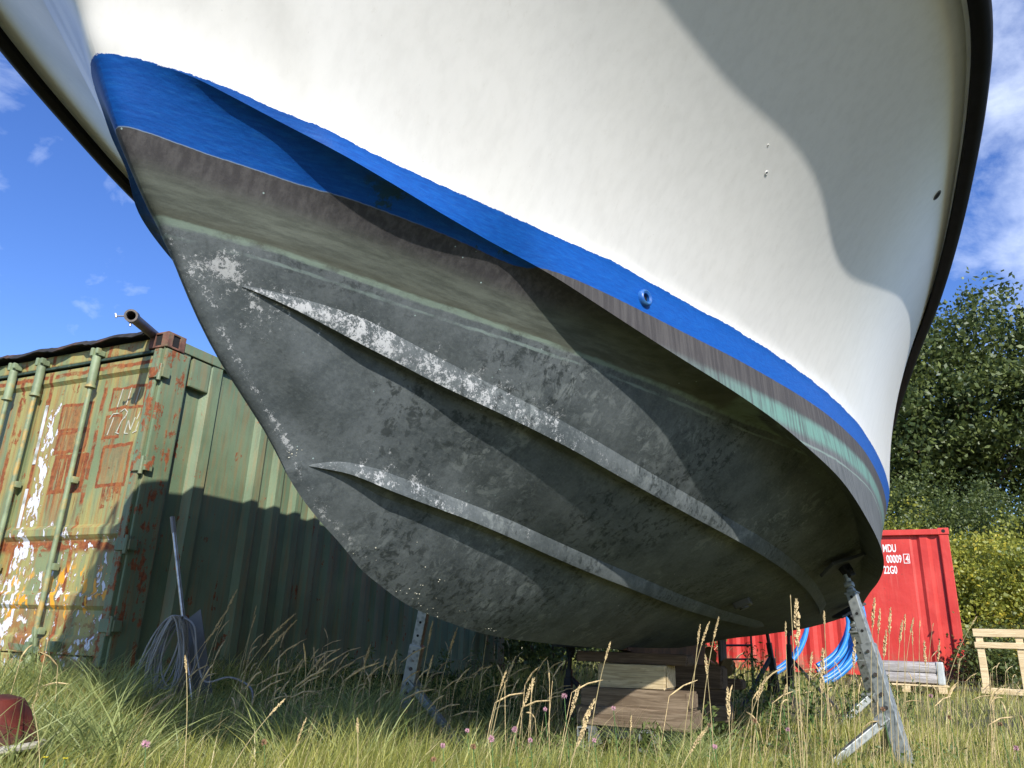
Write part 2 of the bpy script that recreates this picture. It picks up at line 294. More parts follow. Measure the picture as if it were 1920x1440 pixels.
def hull_mat():
    k = NT('hull_paint'); P = k.obj(); x, y, z = k.sep(P)[0], k.sep(P)[1], k.sep(P)[2]
    outer_ = k.attr('outer'); wear_ = k.attr('wear')
    wob = k.math('MULTIPLY', k.math('SUBTRACT', k.noise(k.sc(P, 6, 6, 6), 6, 4, .6), .5), .004)
    zz = k.math('ADD', z, wob)
    # topside
    str_ = k.noise(k.sc(P, 9, 9, .9), 3, 6, .6)
    white = k.mix(k.ramp(str_, .35, .75), (.775, .765, .735), (.725, .715, .685))
    white = k.mix(k.math('MULTIPLY', k.ramp(k.noise(P, 2.2, 6, .65), .5, .75), .20), white, (.58, .565, .52))
    white = k.mix(k.math('MULTIPLY', k.ramp(k.noise(k.sc(P, 30, 30, 1.3), 1.5, 6, .7), .58, .72), .16), white, (.50, .47, .40))
    specks = k.ramp(k.vor(k.sc(P, 1, 1, .55), 38), .03, .07, 1, 0); sp2 = k.math('MULTIPLY', specks, k.ramp(k.noise(P, 5.0, 3), .5, .62))
    white = k.mix(k.math('MULTIPLY', sp2, .30), white, (.33, .32, .28))
    blue = k.mix(k.ramp(k.noise(k.sc(P, 4, 4, 30), 6, 6, .65), .3, .75), (.0015, .055, .27), (.003, .085, .36))
    blue = k.mix(k.math('MULTIPLY', k.ramp(k.noise(k.sc(P, 5, 5, 60), 3, 6, .7), .52, .7), .35), blue, (.018, .13, .40))
    blue = k.mix(k.ramp(k.noise(P, 26, 5, .7), .74, .78), blue, (.10, .25, .42))
    # bottom paint
    st = k.sc(P, 3.0, 1.0, 3.0)
    n1 = k.noise(P, 5, 8, .65); n2 = k.noise(P, 26, 6, .7, .4); n3 = k.noise(st, 3.0, 6, .6)
    base = k.mix(k.ramp(n1, .35, .65), (.066, .078, .081), (.116, .131, .135))
    blot = k.math('MULTIPLY', k.ramp(n2, .50, .60), k.ramp(k.noise(P, 2.0, 4), .42, .60))
    fine = k.noise(P, 75, 6, .75); base = k.mix(k.math('MULTIPLY', k.ramp(fine, .52, .62), .28), base, (.036, .044, .043)); base = k.mix(k.math('MULTIPLY', k.ramp(fine, .46, .38), .22), base, (.18, .20, .195))
    base = k.mix(k.math('MULTIPLY', blot, .85), base, (.024, .030, .030))
    pale = k.math('MULTIPLY', k.ramp(k.noise(P, 17, 8, .75, .5), .50, .62), k.ramp(k.noise(P, 1.6, 3), .48, .62))
    base = k.mix(k.math('MULTIPLY', pale, .6), base, (.24, .265, .26))
    aft = k.ramp(y, 2.2, 5.5)  # dark green towards the stern: shade under the hull put into the colour
    base = k.mix(k.math('MULTIPLY', aft, .75), base, k.mix(k.ramp(n3, .3, .7), (.030, .038, .027), (.062, .072, .050)))
    brush = k.noise(k.sc(P, 22, 2.2, 22), 5, 5, .65); base = k.mix(k.math('MULTIPLY', k.ramp(brush, .5, .7), .30), base, (.15, .17, .165))
    # light scratch lines, streaks
    base = k.mix(k.math('MULTIPLY', k.ramp(k.noise(k.sc(P, 14, 2.0, 14), 3, 5, .6), .66, .72), .3), base, (.02, .022, .02))
    # band between stain line and waterline
    gr = k.noise(k.sc(P, 3, 3, 26), 2.4, 7, .68); drip = k.noise(k.sc(P, 40, 40, 1.5), 1.4, 5, .6)
    zb = k.math('ADD', zz, k.math('MULTIPLY', k.math('SUBTRACT', gr, .5), .02))
    olive = k.mix(k.ramp(gr, .35, .65), (.064, .071, .058), (.106, .117, .096)); purp = k.mix(k.ramp(drip, .35, .7), (.048, .045, .046), (.080, .076, .075))
    bandc = k.mix(k.ramp(zb, 1.625, 1.68), olive, purp)
    bandc = k.mix(k.math('MULTIPLY', k.ramp(zb, 1.555, 1.60, 1, 0), .6), bandc, (.06, .06, .04))
    bot_c = k.mix(k.ramp(zb, 1.548, 1.562), base, bandc)
    ln = k.math('MULTIPLY', k.band(zb, 1.557, .003, .008), k.ramp(k.noise(P, 9, 6, .7), .3, .55))
    bot_c = k.mix(k.math('MULTIPLY', ln, .75), bot_c, (.19, .25, .20))
    ln2 = k.math('MULTIPLY', k.band(zb, 1.528, .002, .004), k.ramp(k.noise(P, 7, 5, .7), .35, .6)); bot_c = k.mix(k.math('MULTIPLY', ln2, .5), bot_c, (.24, .31, .28))
    # outer side below the waterline: grey with turquoise copper bloom
    oc = k.mix(k.ramp(drip, .35, .65), (.072, .080, .083), (.118, .127, .130)); oc = k.mix(k.ramp(zb, 1.60, 1.635), oc, purp)
    tq = k.math('MULTIPLY', k.band(zb, 1.575, .02, .045), k.ramp(drip, .25, .6)); tq = k.math('MULTIPLY', tq, k.math('MULTIPLY', k.ramp(y, 1.4, 2.4), k.math('SUBTRACT', 1.0, k.math('MULTIPLY', k.ramp(y, 3.6, 5.0), .45))))
    oc = k.mix(k.math('MULTIPLY', tq, .9), oc, (.125, .26, .22)); oc = k.mix(k.math('MULTIPLY', k.band(zb, 1.49, .002, .006), .6), oc, (.20, .28, .25))
    oc = k.mix(k.math('MULTIPLY', k.ramp(zb, 1.46, 1.2), .25), oc, (.11, .115, .12))
    uw = k.mix(outer_, bot_c, oc)
    # chalky wear
    wf = k.math('ADD', k.math('MULTIPLY', wear_, .66), k.math('MULTIPLY', k.math('SUBTRACT', k.noise(P, 70, 9, .86, .3), .5), 2.6)); wf = k.math('ADD', wf, k.math('MULTIPLY', k.math('SUBTRACT', k.noise(P, 14, 6, .7), .5), 1.6))
    uw = k.mix(k.math('MULTIPLY', k.ramp(wf, .46, .56), k.ramp(wear_, .04, .12)), uw, (.40, .41, .41))
    wf2 = k.ramp(k.math('ADD', k.math('MULTIPLY', wear_, .35), k.noise(P, 90, 6, .8)), .80, .84); uw = k.mix(k.math('MULTIPLY', wf2, .6), uw, (.42, .42, .43))
    spk = k.math('MULTIPLY', k.ramp(k.vor(P, 30), .05, .09, 1, 0), k.ramp(k.noise(P, 5, 3), .57, .62)); uw = k.mix(k.math('MULTIPLY', spk, k.math('SUBTRACT', 1.0, outer_)), uw, (.34, .45, .43))
    # assembling by height: thin pale line, blue boot stripe, white above
    blue_in = k.mix(k.math('MULTIPLY', k.math('SUBTRACT', 1.0, outer_), k.ramp(k.math('ADD', k.noise(P, 7, 6, .7), k.ramp(z, 1.70, 1.86, 0, .12)), .58, .64)), blue, (.012, .045, .055))
    blue_in = k.mix(k.ramp(y, .3, .6), blue, blue_in)
    col = k.mix(k.ramp(zz, 1.7185, 1.7205), uw, blue_in)
    col = k.mix(k.math('MULTIPLY', k.math('MULTIPLY', k.band(zz, 1.7195, .0006, .0010), .55), k.ramp(y, .9, .2)), col, (.25, .33, .42))
    bz_ = k.math('MULTIPLY', k.math('MULTIPLY', k.ramp(y, .05, .35), k.ramp(y, .9, 1.3, 1, 0)), .022); bz_ = k.math('SUBTRACT', bz_, k.ramp(y, .16, -.04, 0, .002))
    fray = k.math('ADD', k.math('ADD', zz, bz_), k.math('MULTIPLY', k.math('SUBTRACT', k.noise(k.sc(P, 1, 1, 3), 30, 5, .8), .5), .014))
    isw = k.ramp(fray, 1.850, 1.8515)
    col = k.mix(isw, col, white)
    specl = k.mix(isw, (.22,) * 3, (.55,) * 3); rough = k.mix(isw, k.mix(k.ramp(zz, 1.7185, 1.7205), (.72,) * 3, (.55,) * 3), (.30,) * 3)
    hgt = k.math('ADD', k.math('MULTIPLY', k.noise(P, 42, 7, .7), k.math('SUBTRACT', 1.0, k.math('MULTIPLY', isw, .93))), k.math('MULTIPLY', k.noise(P, 4, 3), .3))
    bs = k.bsdf(col, rough, 0, k.bump(hgt, .30, .005), .45); k.put(bs.inputs['Specular IOR Level'], specl); return k.m
M_hull = hull_mat()
M_rub = simple('rubber_black', (.006, .006, .007), .75, 0, .4, 9, .25, 40, None, .25)
M_dark = simple('dark_antifouling', (.035, .036, .034), .7, 0, .4, 5, .4, 40)
M_deck = simple('deck_grp', (.70, .70, .66), .5, 0, .08)
boat = empty('motor_boat', BO, -BA, 'large white motor boat hull propped on stands with blue boot stripe and grey bottom', 'boat')
hull = mesh_np('hull', HV, HF, M_hull, boat, True, {'wear': wear, 'outer': outer})
# transom, deck
tr_p = [tuple(p[-1]) for p in bot] + [tuple(p[-1]) for p in top[1:]]
tv = [(x, y, z) for x, y, z in tr_p] + [(-x, y, z) for x, y, z in tr_p]; n_ = len(tr_p)
mesh_np('transom', np.array(tv), [[i, i + 1, n_ + i + 1, n_ + i] for i in range(n_ - 1)], M_deck, boat)
dv = [(x, y, z - .02) for x, y, z in SH] + [(-x, y, z - .02) for x, y, z in SH]
mesh_np('deck', np.array(dv), [[i, i + 1, NT_ + i + 1, NT_ + i] for i in range(NT_ - 1)], M_deck, boat)
# spray strakes (chalky outer face, dark ledge beneath)
def strake(R0, below, above, t0, t1, w, nm, wr):
    for sg in (1, -1):
        V = []; ids = [i for i in range(NT_) if t0 <= T[i] <= t1]; wa = []
        for i in ids:
            f = min(1, (T[i] - t0) / .13) * min(1, (t1 - T[i]) / .05 + .02); f = max(f, .02)
            p = R0[i]; up = above[i] - p; up = up / (np.linalg.norm(up) + 1e-9); dn = below[i] - p; dn = dn / (np.linalg.norm(dn) + 1e-9)
            tdir = (R0[min(i + 1, NT_ - 1)] - R0[max(i - 1, 0)]); nrm = np.cross(up, tdir); nrm /= np.linalg.norm(nrm) + 1e-9
            if nrm[0] < 0: nrm = -nrm
            if nrm[2] > .5: nrm = -nrm
            Tp = p + up * w * 1.15 * f + nrm * .0005; Ed = p + nrm * w * .62 * f - up * .004 * f; Rt = p + dn * w * .25 * f - nrm * .001; R2 = p + dn * w * .75 * f - nrm * .002
            mid = Tp * .5 + Ed * .5 + nrm * .006 * f; c1 = Ed * .35 + Rt * .65 - nrm * .0 ; c0 = Tp - nrm * .02 + up * .0
            for q in (Tp, mid, Ed, c1, R2, c0): V.append((q[0] * sg, q[1], q[2]))
            s_ = p[1]; base_w = wr * (1 - smooth((s_ - .7) / 1.7)) * smooth((T[i] - t0) / .02); wa += [base_w * .85, base_w * 1.05, base_w * .9, 0, 0, 0]
        F = []; m = 6
        for i in range(len(ids) - 1):
            for k in range(m): q = (k + 1) % m; f4 = (i * m + k, i * m + q, (i + 1) * m + q, (i + 1) * m + k); F.append(f4 if sg > 0 else f4[::-1])
        F.append(tuple(range(m))[::sg]); F.append(tuple((len(ids) - 1) * m + k for k in range(m))[::-sg])
        o = mesh_np('spray_strake', np.array(V), F, M_hull, boat, True, {'wear': wa, 'outer': np.zeros(len(V))}); o.data.set_sharp_from_angle(angle=R(40))
        if sg > 0: o['label'] = nm
tS = lambda R0, s: float(np.interp(s, R0[:, 1], T))
strake(S1, bot[iS1 - 1], bot[iS1 + 1], tS(S1, .36), tS(S1, 6.6), .055, 'upper spray strake with chalky white scraped face', .70)
strake(S2, bot[iS2 - 1], bot[iS2 + 1], tS(S2, .76), tS(S2, 6.4), .055, 'lower grey spray strake', .55)
# rubbing rails
for sg in (1, -1):
    V = []; m = 10; prof = [(-.012, -.05), (.02, -.058), (.05, -.045), (.062, -.015), (.062, .02), (.05, .048), (.02, .06), (-.012, .052)]
    m = len(prof); sel = list(range(0, NT_, 1))
    for i in sel:
        p = SH[i]; tdir = SH[min(i + 1, NT_ - 1)] - SH[max(i - 1, 0)]; nrm = np.array([tdir[1], -tdir[0], 0]); 
        if i == 0: nrm = np.array([0, -1, 0])
        nrm = nrm / np.linalg.norm(nrm)
        for a, b in prof: V.append(((p[0] + nrm[0] * a) * sg if not (i == 0) else 0, p[1] + nrm[1] * a, p[2] + b))
    F = []
    for i in range(len(sel) - 1):
        for k in range(m): q = (k + 1) % m; f4 = (i * m + k, i * m + q, (i + 1) * m + q, (i + 1) * m + k); F.append(f4 if sg > 0 else f4[::-1])
    F.append(tuple((len(sel) - 1) * m + k for k in range(m)))
    o = mesh_np('rubbing_rail', np.array(V), F, M_rub, boat, True); o.data.set_sharp_from_angle(angle=R(50))
# skeg
mb = MB(); 
zt = lambda s: float(stem_z(np.array([s]))[0])
ss = [3.9, 4.3, 5.0, 5.6, 6.2]; Vs = []
for s in ss:
    b = .615 - .14 * smooth((s - 3.8) / 1.4)
    for x, z in ((-.05, zt(s) + .04), (.05, zt(s) + .04), (.032, b), (-.032, b)): Vs.append((x, s, z))
Fs = [(0, 3, 2, 1), (16, 17, 18, 19)] + [(i * 4 + k, i * 4 + (k + 1) % 4, i * 4 + 4 + (k + 1) % 4, i * 4 + 4 + k) for i in range(4) for k in range(4)]
mb.add(Vs, Fs); M_skeg = simple('oxide_red_primer', (.085, .042, .028), .8, 0, .4, 7, .4, 50, (.03, .025, .02)); mb.build('skeg', M_skeg, boat)
# propeller + shaft + rudder under the stern
mb = MB(); mb.tube([(0, 5.9, .62), (0, 6.85, .50)], .022, 10).build('propeller_shaft', simple('bronze', (.25, .17, .08), .4, .8), boat, True)
mb = MB(); mb.tube([(0, 6.80, .505), (0, 6.95, .49)], [.04, .025], 12)
for k in range(3):
    a = 2 * math.pi * k / 3; pts = []
    d1 = Vector((math.cos(a), 0, math.sin(a))); d2 = Vector((-math.sin(a), 0, math.cos(a))); c0 = Vector((0, 6.86, .497)); Vp = []
    for rr_, ww in ((.03, .03), (.09, .075), (.15, .07), (.18, .03)): 
        for sgn in (-1, 1): Vp.append(c0 + d1 * rr_ + d2 * ww * sgn + Vector((0, .02 * sgn, 0)))
    Vp += [v + Vector((0, .006, 0)) for v in Vp]
    mb.add(Vp, [(0, 1, 3, 2), (2, 3, 5, 4), (4, 5, 7, 6), (8, 10, 11, 9), (10, 12, 13, 11), (12, 14, 15, 13)])
mb.build('propeller', simple('bronze_dull', (.2, .14, .07), .5, .7), boat)
mb = MB(); mb.box((0, 7.25, .55), (.03, .32, .46), None, .012); mb.tube([(0, 7.18, .5), (0, 7.18, .9)], .02, 10); mb.build('rudder', M_dark, boat)
# through-hull fittings: (px,py) of the photo lie on the topside
from mathutils.bvhtree import BVHTree
bvh = BVHTree.FromPolygons([tuple(v) for v in HV], [tuple(f) for f in HF])
cA, sA = math.cos(BA), math.sin(BA)
def to_boat(p): q = np.asarray(p) - np.array(BO); return Vector((q[0] * cA - q[1] * sA, q[0] * sA + q[1] * cA, q[2]))
def on_hull(u, v):
    o = to_boat(CC); d = to_boat(CC + ray(u, v)) - o; r_ = bvh.ray_cast(o, d.normalized()); return r_[0], r_[1] if (r_[1] is not None and r_[1].dot(d) < 0) else (-r_[1] if r_[1] is not None else None)
def ring_fitting(u, v, ro, ri, h, mat, nm, lbl=None):
    p, n = on_hull(u, v)
    if p is None: return
    n = n.normalized(); x = n.orthogonal().normalized(); y = n.cross(x); mb = MB(); N = 24
    prof = [(ro, -.004), (ro * .98, h * .6), (ro * .85, h), ((ro + ri) / 2, h * 1.1), (ri, h * .8), (ri * .95, -.004)]
    V = [p + (x * math.cos(2 * math.pi * k / N) + y * math.sin(2 * math.pi * k / N)) * a + n * b for a, b in prof for k in range(N)]
    F = [(i * N + k, i * N + (k + 1) % N, (i + 1) * N + (k + 1) % N, (i + 1) * N + k) for i in range(len(prof) - 1) for k in range(N)]
    mb.add(V, F); o = mb.build(nm, mat, boat, True)
    mb = MB(); mb.add([p + (x * math.cos(2 * math.pi * k / N) + y * math.sin(2 * math.pi * k / N)) * ri + n * .002 for k in range(N)], [tuple(range(N))]); mb.build('bore', M_rub, o)
    if lbl: o['label'] = lbl
M_blu = simple('blue_paint', (.005, .085, .34), .4, 0, .25, 12, .3, 40, (.05, .16, .3))
M_wp = simple('white_plastic', (.75, .75, .72), .35, 0, .06)
ring_fitting(1207, 560, .032, .016, .016, M_blu, 'through_hull_fitting', 'blue painted ring outlet in the boot stripe')
ring_fitting(1437, 324, .008, .004, .0025, M_wp, 'through_hull_fitting')
ring_fitting(1440, 272, .004, .002, .0015, M_wp, 'through_hull_fitting')
ring_fitting(1757, 366, .026, .019, .004, simple('dull_metal', (.12, .12, .12), .5, .6), 'through_hull_fitting', 'dark oval drain hole below the rail')
# transducer under hull
p, n = on_hull(1390, 1127)
if p is not None:
    mb = MB(); x = Vector((1, 0, 0)); x = (x - n * x.dot(n)).normalized(); y = n.cross(x); mb.box(p + n * .015, (.11, .09, .05), Matrix((x, y, n)).transposed(), .012); mb.tube([p, p + n * .05], .03, 12); mb.build('transducer', simple('dark_plastic', (.05, .05, .045), .5), boat, False)
# barnacles near the forefoot and along the keel
rb = random.Random(4); IV, IF = ico(1); mb = MB()
for _ in range(70):
    cx, cy, sp_ = rb.choice([(800, 1080, 25), (765, 1108, 14), (785, 1120, 16), (810, 1148, 14), (850, 1163, 22), (908, 1178, 10), (1030, 1205, 50), (1130, 1210, 40), (555, 850, 12), (690, 1050, 50), (1240, 1110, 40), (760, 1110, 20)])
    p, n = on_hull(cx + rb.gauss(0, sp_), cy + rb.gauss(0, sp_ * .5))
    if p is None or p.z > 1.5: continue
    r_ = rb.uniform(.0010, .0026); mb.add([p + v * r_ for v in IV], IF)
mb.build('barnacle', simple('barnacle_white', (.55, .53, .42), .8), boat, True)['kind'] = 'stuff'
# bow pulpit
mb = MB(); rail = [Vector((x * .93, y + .04 if i else y + .12, z + .62)) for i, (x, y, z) in enumerate(SH[:62:3])]
mb.tube([Vector((-v.x, v.y, v.z)) for v in rail[::-1]] + rail[1:], .014, 8)
for i in (4, 9, 14, 18, 20):
    for sg in (1, -1): a = rail[i]; b = SH[::3][i]; mb.tube([(a.x * sg, a.y, a.z), (b[0] * .93 * sg, b[1] + .04, b[2] - .02)], .012, 8)
mb.build('bow_rail', simple('stainless', (.6, .6, .6), .25, 1.0, .05), boat, True)

# ================= CONTAINERS =================
CA = R(25.8); _az = R(-25.7); GO = (6.15 * math.sin(_az), 6.15 * math.cos(_az), 0.24); GW, GL, GH = 3.0, 6.25, 2.575
def green_mat(door, post=False):
    k = NT('green_rust_paint_post' if post else 'green_rust_paint_door' if door else 'green_rust_paint_side'); P = k.obj(); x, y, z = k.sep(P)[0], k.sep(P)[1], k.sep(P)[2]
    vs = k.sc(P, 14, 14, 1.1)
    g = k.mix(k.ramp(k.noise(P, 1.6, 5), .35, .65), (.165, .215, .110), (.235, .270, .130)) if door else k.mix(k.ramp(k.noise(P, 1.6, 5), .35, .65), (.115, .170, .100), (.165, .225, .135))
    if door:
        yel = k.math('MULTIPLY', k.ramp(k.noise(k.sc(P, 5, 5, .8), 1.3, 5), .44, .58), .85); g = k.mix(yel, g, (.34, .31, .11))
    g = k.mix(k.math('MULTIPLY', k.ramp(k.noise(vs, 2, 5, .6), .5, .7), .35), g, (.10, .10, .06))
    rustc = k.mix(k.ramp(k.noise(P, 30, 6, .7), .3, .7), (.13, .035, .015), (.30, .095, .035))
    rn = k.noise(P, 7, 9, .72, .3); rs = k.noise(vs, 1.6, 6, .65)
    r0 = k.ramp(k.math('ADD', k.math('MULTIPLY', rn, .62), k.math('MULTIPLY', rs, .38)), .57 if door else .52 if post else .585, .605 if door else .56 if post else .62)
    fac = r0
    if door:
        nzx = k.math('MULTIPLY', k.math('SUBTRACT', k.noise(P, 12, 5, .6), .5), .05)
        def rect(x0, x1, z0, z1, w, fill=.0, drip=.25):
            dx = k.math('SUBTRACT', k.math('ABSOLUTE', k.math('SUBTRACT', x, (x0 + x1) / 2)), (x1 - x0) / 2); dz = k.math('SUBTRACT', k.math('ABSOLUTE', k.math('SUBTRACT', z, (z0 + z1) / 2)), (z1 - z0) / 2)
            d = k.math('ADD', k.math('MAXIMUM', dx, dz), nzx); ed = k.ramp(k.math('ABSOLUTE', d), w * .6, w, 1, 0)
            inside = k.ramp(d, -.005, .005, 1, 0); fl = k.math('MULTIPLY', inside, k.math('MULTIPLY', k.ramp(k.noise(vs, 2.4, 6, .7), .38, .52), fill))
            dr = k.math('MULTIPLY', k.ramp(dx, -.01, .01, 1, 0), k.math('MULTIPLY', k.ramp(z, z0, z0 - drip, .9, 0), k.ramp(z, z0, z0 + .01, 1, 0))); dr = k.math('MULTIPLY', dr, k.ramp(k.noise(vs, 2.6, 5, .6), .47, .60))
            return k.math('MAXIMUM', k.math('MAXIMUM', ed, fl), dr)
        for a in ((-1.13, -.77, 1.88, 2.09, .016, .7), (-1.10, -.76, 1.70, 1.86, .02, .75), (-1.07, -.70, 1.38, 1.66, .022, 1.0, .35), (-.56, -.18, 2.01, 2.18, .016, .25), (-.57, -.40, 1.78, 1.95, .014, .6), (-.53, -.23, 1.40, 1.71, .018, .35, .4)):
            fac = k.math('MAXIMUM', fac, rect(*a))
        # rusted creases and the band under the lower ledge
        fac = k.math('MAXIMUM', fac, k.math('MULTIPLY', k.band(k.math('ADD', z, nzx), .96, .02, .05), k.ramp(k.noise(k.sc(P, 3, 3, 8), 3, 5), .40, .48)))
        fac = k.math('MAXIMUM', fac, k.math('MULTIPLY', k.band(k.math('ADD', z, nzx), 2.36, .012, .012), k.ramp(k.noise(P, 5, 4), .40, .5)))
        fac = k.math('MAXIMUM', fac, k.math('MULTIPLY', k.ramp(z, .75, .1), k.ramp(k.noise(P, 6, 8, .7), .50, .56)))
        for bx in (-.745, -1.425, -1.79): fac = k.math('MAXIMUM', fac, k.math('MULTIPLY', k.band(k.math('ADD', x, nzx), bx + .09, .012, .02), k.ramp(k.noise(k.sc(P, 2, 2, 2), 4, 5), .38, .5)))
    col = k.mix(fac, g, rustc)
    halo = k.math('MULTIPLY', k.ramp(k.noise(vs, 2.2, 5, .6), .46, .66), .55 if door else .25); col = k.mix(halo, col, (.34, .135, .035))
    if door:
        # peeled primer and orange flakes
        wr = k.math('MAXIMUM', k.math('MULTIPLY', k.band(k.math('ADD', x, k.math('MULTIPLY', k.math('SUBTRACT', z, 1.3), .0)), -1.22, .05, .07), 1.0), k.ramp(z, 1.25, .9, 0, .42))
        wr = k.math('MULTIPLY', wr, k.ramp(z, 2.15, 2.05))
        wn = k.math('ADD', k.noise(k.sc(P, 1, 1, .6), 17, 6, .6, .5), k.math('MULTIPLY', wr, .16))
        wf = k.math('MULTIPLY', k.ramp(wn, .665, .672), k.ramp(wr, .05, .1)); rim = k.math('MULTIPLY', k.ramp(wn, .64, .65), k.ramp(wr, .05, .1))
        col = k.mix(k.math('MULTIPLY', rim, .8), col, (.22, .09, .04)); col = k.mix(wf, col, (.62, .66, .74))
        on = k.math('MULTIPLY', k.ramp(k.noise(k.sc(P, 1.6, 1.6, .7), 11, 4, .5), .575, .585), k.band(z, .62, .12, .12)); on = k.math('MULTIPLY', on, k.ramp(k.noise(P, 2.5, 2), .40, .46)); col = k.mix(on, col, (.72, .33, .03))
    bmp = k.bump(k.math('ADD', k.math('MULTIPLY', fac, .5), k.noise(P, 60, 4)), .4, .004)
    k.bsdf(col, k.mix(fac, (.48,) * 3, (.85,) * 3), 0, bmp, .4); return k.m
M_gd = green_mat(True); M_gs = green_mat(False); M_gp = green_mat(False, True)
M_rust = simple('rusted_steel', (.150, .070, .048), .85, 0, .5, 9, .6, 60, (.12, .13, .07))
M_barp = simple('green_bar_paint', (.185, .235, .135), .55, 0, .25, 8, .3, 50, (.40, .27, .08))
M_void = simple('interior_dark', (.01, .01, .01), .9)
gc = empty('shipping_container', GO, -CA, 'weathered green shipping container with rusty peeling doors behind the bow', 'container')
def cast_box(mb, c, sx, sy, sz, slot):     # corner casting with an oblong slot on the two outer faces
    pass
def corrug(mb, segs, z0, z1, axis='y', flip=1):     # segs: list of (pos, offset)
    V = []; F = []
    for a, o in segs:
        for zz in (z0, z1): V.append((o, a, zz) if axis == 'y' else (a, o, zz))
    for i in range(len(segs) - 1): F.append((2 * i, 2 * i + 2, 2 * i + 3, 2 * i + 1))
    mb.add(V, F)
# side wall facing +x
segs = [(.0, -.02), (.26, -.02), (.262, -.075), (.30, -.08), (.46, -.08), (.50, -.02), (.60, -.015), (.605, -.055), (1.08, -.055)]
yy = 1.08
while yy < GL - .35: segs += [(yy + .055, -.018), (yy + .135, -.018), (yy + .19, -.056), (yy + .28, -.056)]; yy += .28
segs += [(GL - .1, -.056)]
mb = MB(); corrug(mb, segs, .16, GH - .10); mb.build('side_wall', M_gs, gc)
mb = MB(); corrug(mb, [(a, -GW - o) for a, o in segs], .16, GH - .10); mb.build('side_wall', M_gs, gc)
mb = MB(); corrug(mb, [(-GW + .05 + i * .07, GL - .06 + .03 * ((i // 2) % 2)) for i in range(42)], .16, GH - .1, 'x'); mb.build('end_wall', M_gs, gc)
mb = MB(); mb.box((-GW / 2, GL / 2, GH - .045), (GW - .1, GL - .06, .03)); mb.build('roof', M_gs, gc)
mb = MB(); mb.box((-GW / 2, GL / 2, .14), (GW - .1, GL - .06, .05)); mb.build('floor_frame', M_rust, gc)
for sx in (0, 1):
    x0 = -.045 if sx == 0 else -GW + .045
    mb = MB(); mb.box((x0, GL / 2, GH - .065), (.075, GL - .36, .08), None, .006).build('top_rail', M_gs, gc)
    mb = MB(); mb.box((x0, GL / 2, .11), (.08, GL - .36, .15), None, .006).build('bottom_rail', M_gs, gc)
    for y0 in (0, 1):
        yc = .1 if y0 == 0 else GL - .1
        mb = MB(); px_ = -.05 if sx == 0 else -GW + .05
        mb.box((px_, yc + (.03 if y0 == 0 else -.03), GH / 2), (.094, .235 if y0 == 0 else .2, GH - .25), None, .012)
        if y0 == 0: mb.box((px_ + (-.025 if sx == 0 else .025), .012, GH / 2), (.075, .05, GH - .26), None, .012)
        mb.build('corner_post', M_gp, gc)
        for zc in (GH - .055, .06):
            mb = MB(); cx_ = -.098 if sx == 0 else -GW + .098; cy_ = .085 if y0 == 0 else GL - .085
            # frame pieces that leave slots open
            W_, D_, H_ = .20, .175, .125
            mb.box((cx_, cy_, zc), (W_ - .03, D_ - .03, H_ - .03))
            t_ = .016
            for sgn in (-1, 1):
                mb.box((cx_, cy_, zc + sgn * (H_ / 2 - t_ / 2)), (W_, D_, t_), None, .004)
                for a in (-1, 1):
                    mb.box((cx_ + a * (W_ / 2 - .032), cy_ + sgn * (D_ / 2 - t_ / 2 + .001), zc), (.06, t_, H_ - .006), None, .003)
                    mb.box((cx_ + sgn * (W_ / 2 - t_ / 2 + .001), cy_ + a * (D_ / 2 - .028), zc), (t_, .05, H_ - .006), None, .003)
            o = mb.build('corner_casting', M_rust, gc)
            mb = MB()
            mb.box((cx_, cy_, zc), (.085, D_ - .022, .08)); mb.box((cx_, cy_, zc), (W_ - .022, .075, .08)); mb.build('slot', M_void, o)
# vent cover box at the top of the first recess
mb = MB(); mb.box((-.045, .385, GH - .23), (.05, .20, .24), None, .012).build('vent_cover', M_gs, gc)
# header, sill
mb = MB(); mb.box((-GW / 2, .05, GH - .075), (GW - .42, .07, .10), None, .01).build('header', M_gd, gc)
mb = MB(); mb.box((-GW / 2, .05, .12), (GW - .42, .08, .14), None, .01).build('sill', M_gd, gc)
mb = MB(); mb.box((-GW / 2, .012, GH - .145), (GW - .24, .03, .022), None, .006).build('door_gasket', simple('old_rubber_seal', (.03, .055, .04), .8, 0, .5, 20, .8, 60, (.10, .14, .09)), gc)
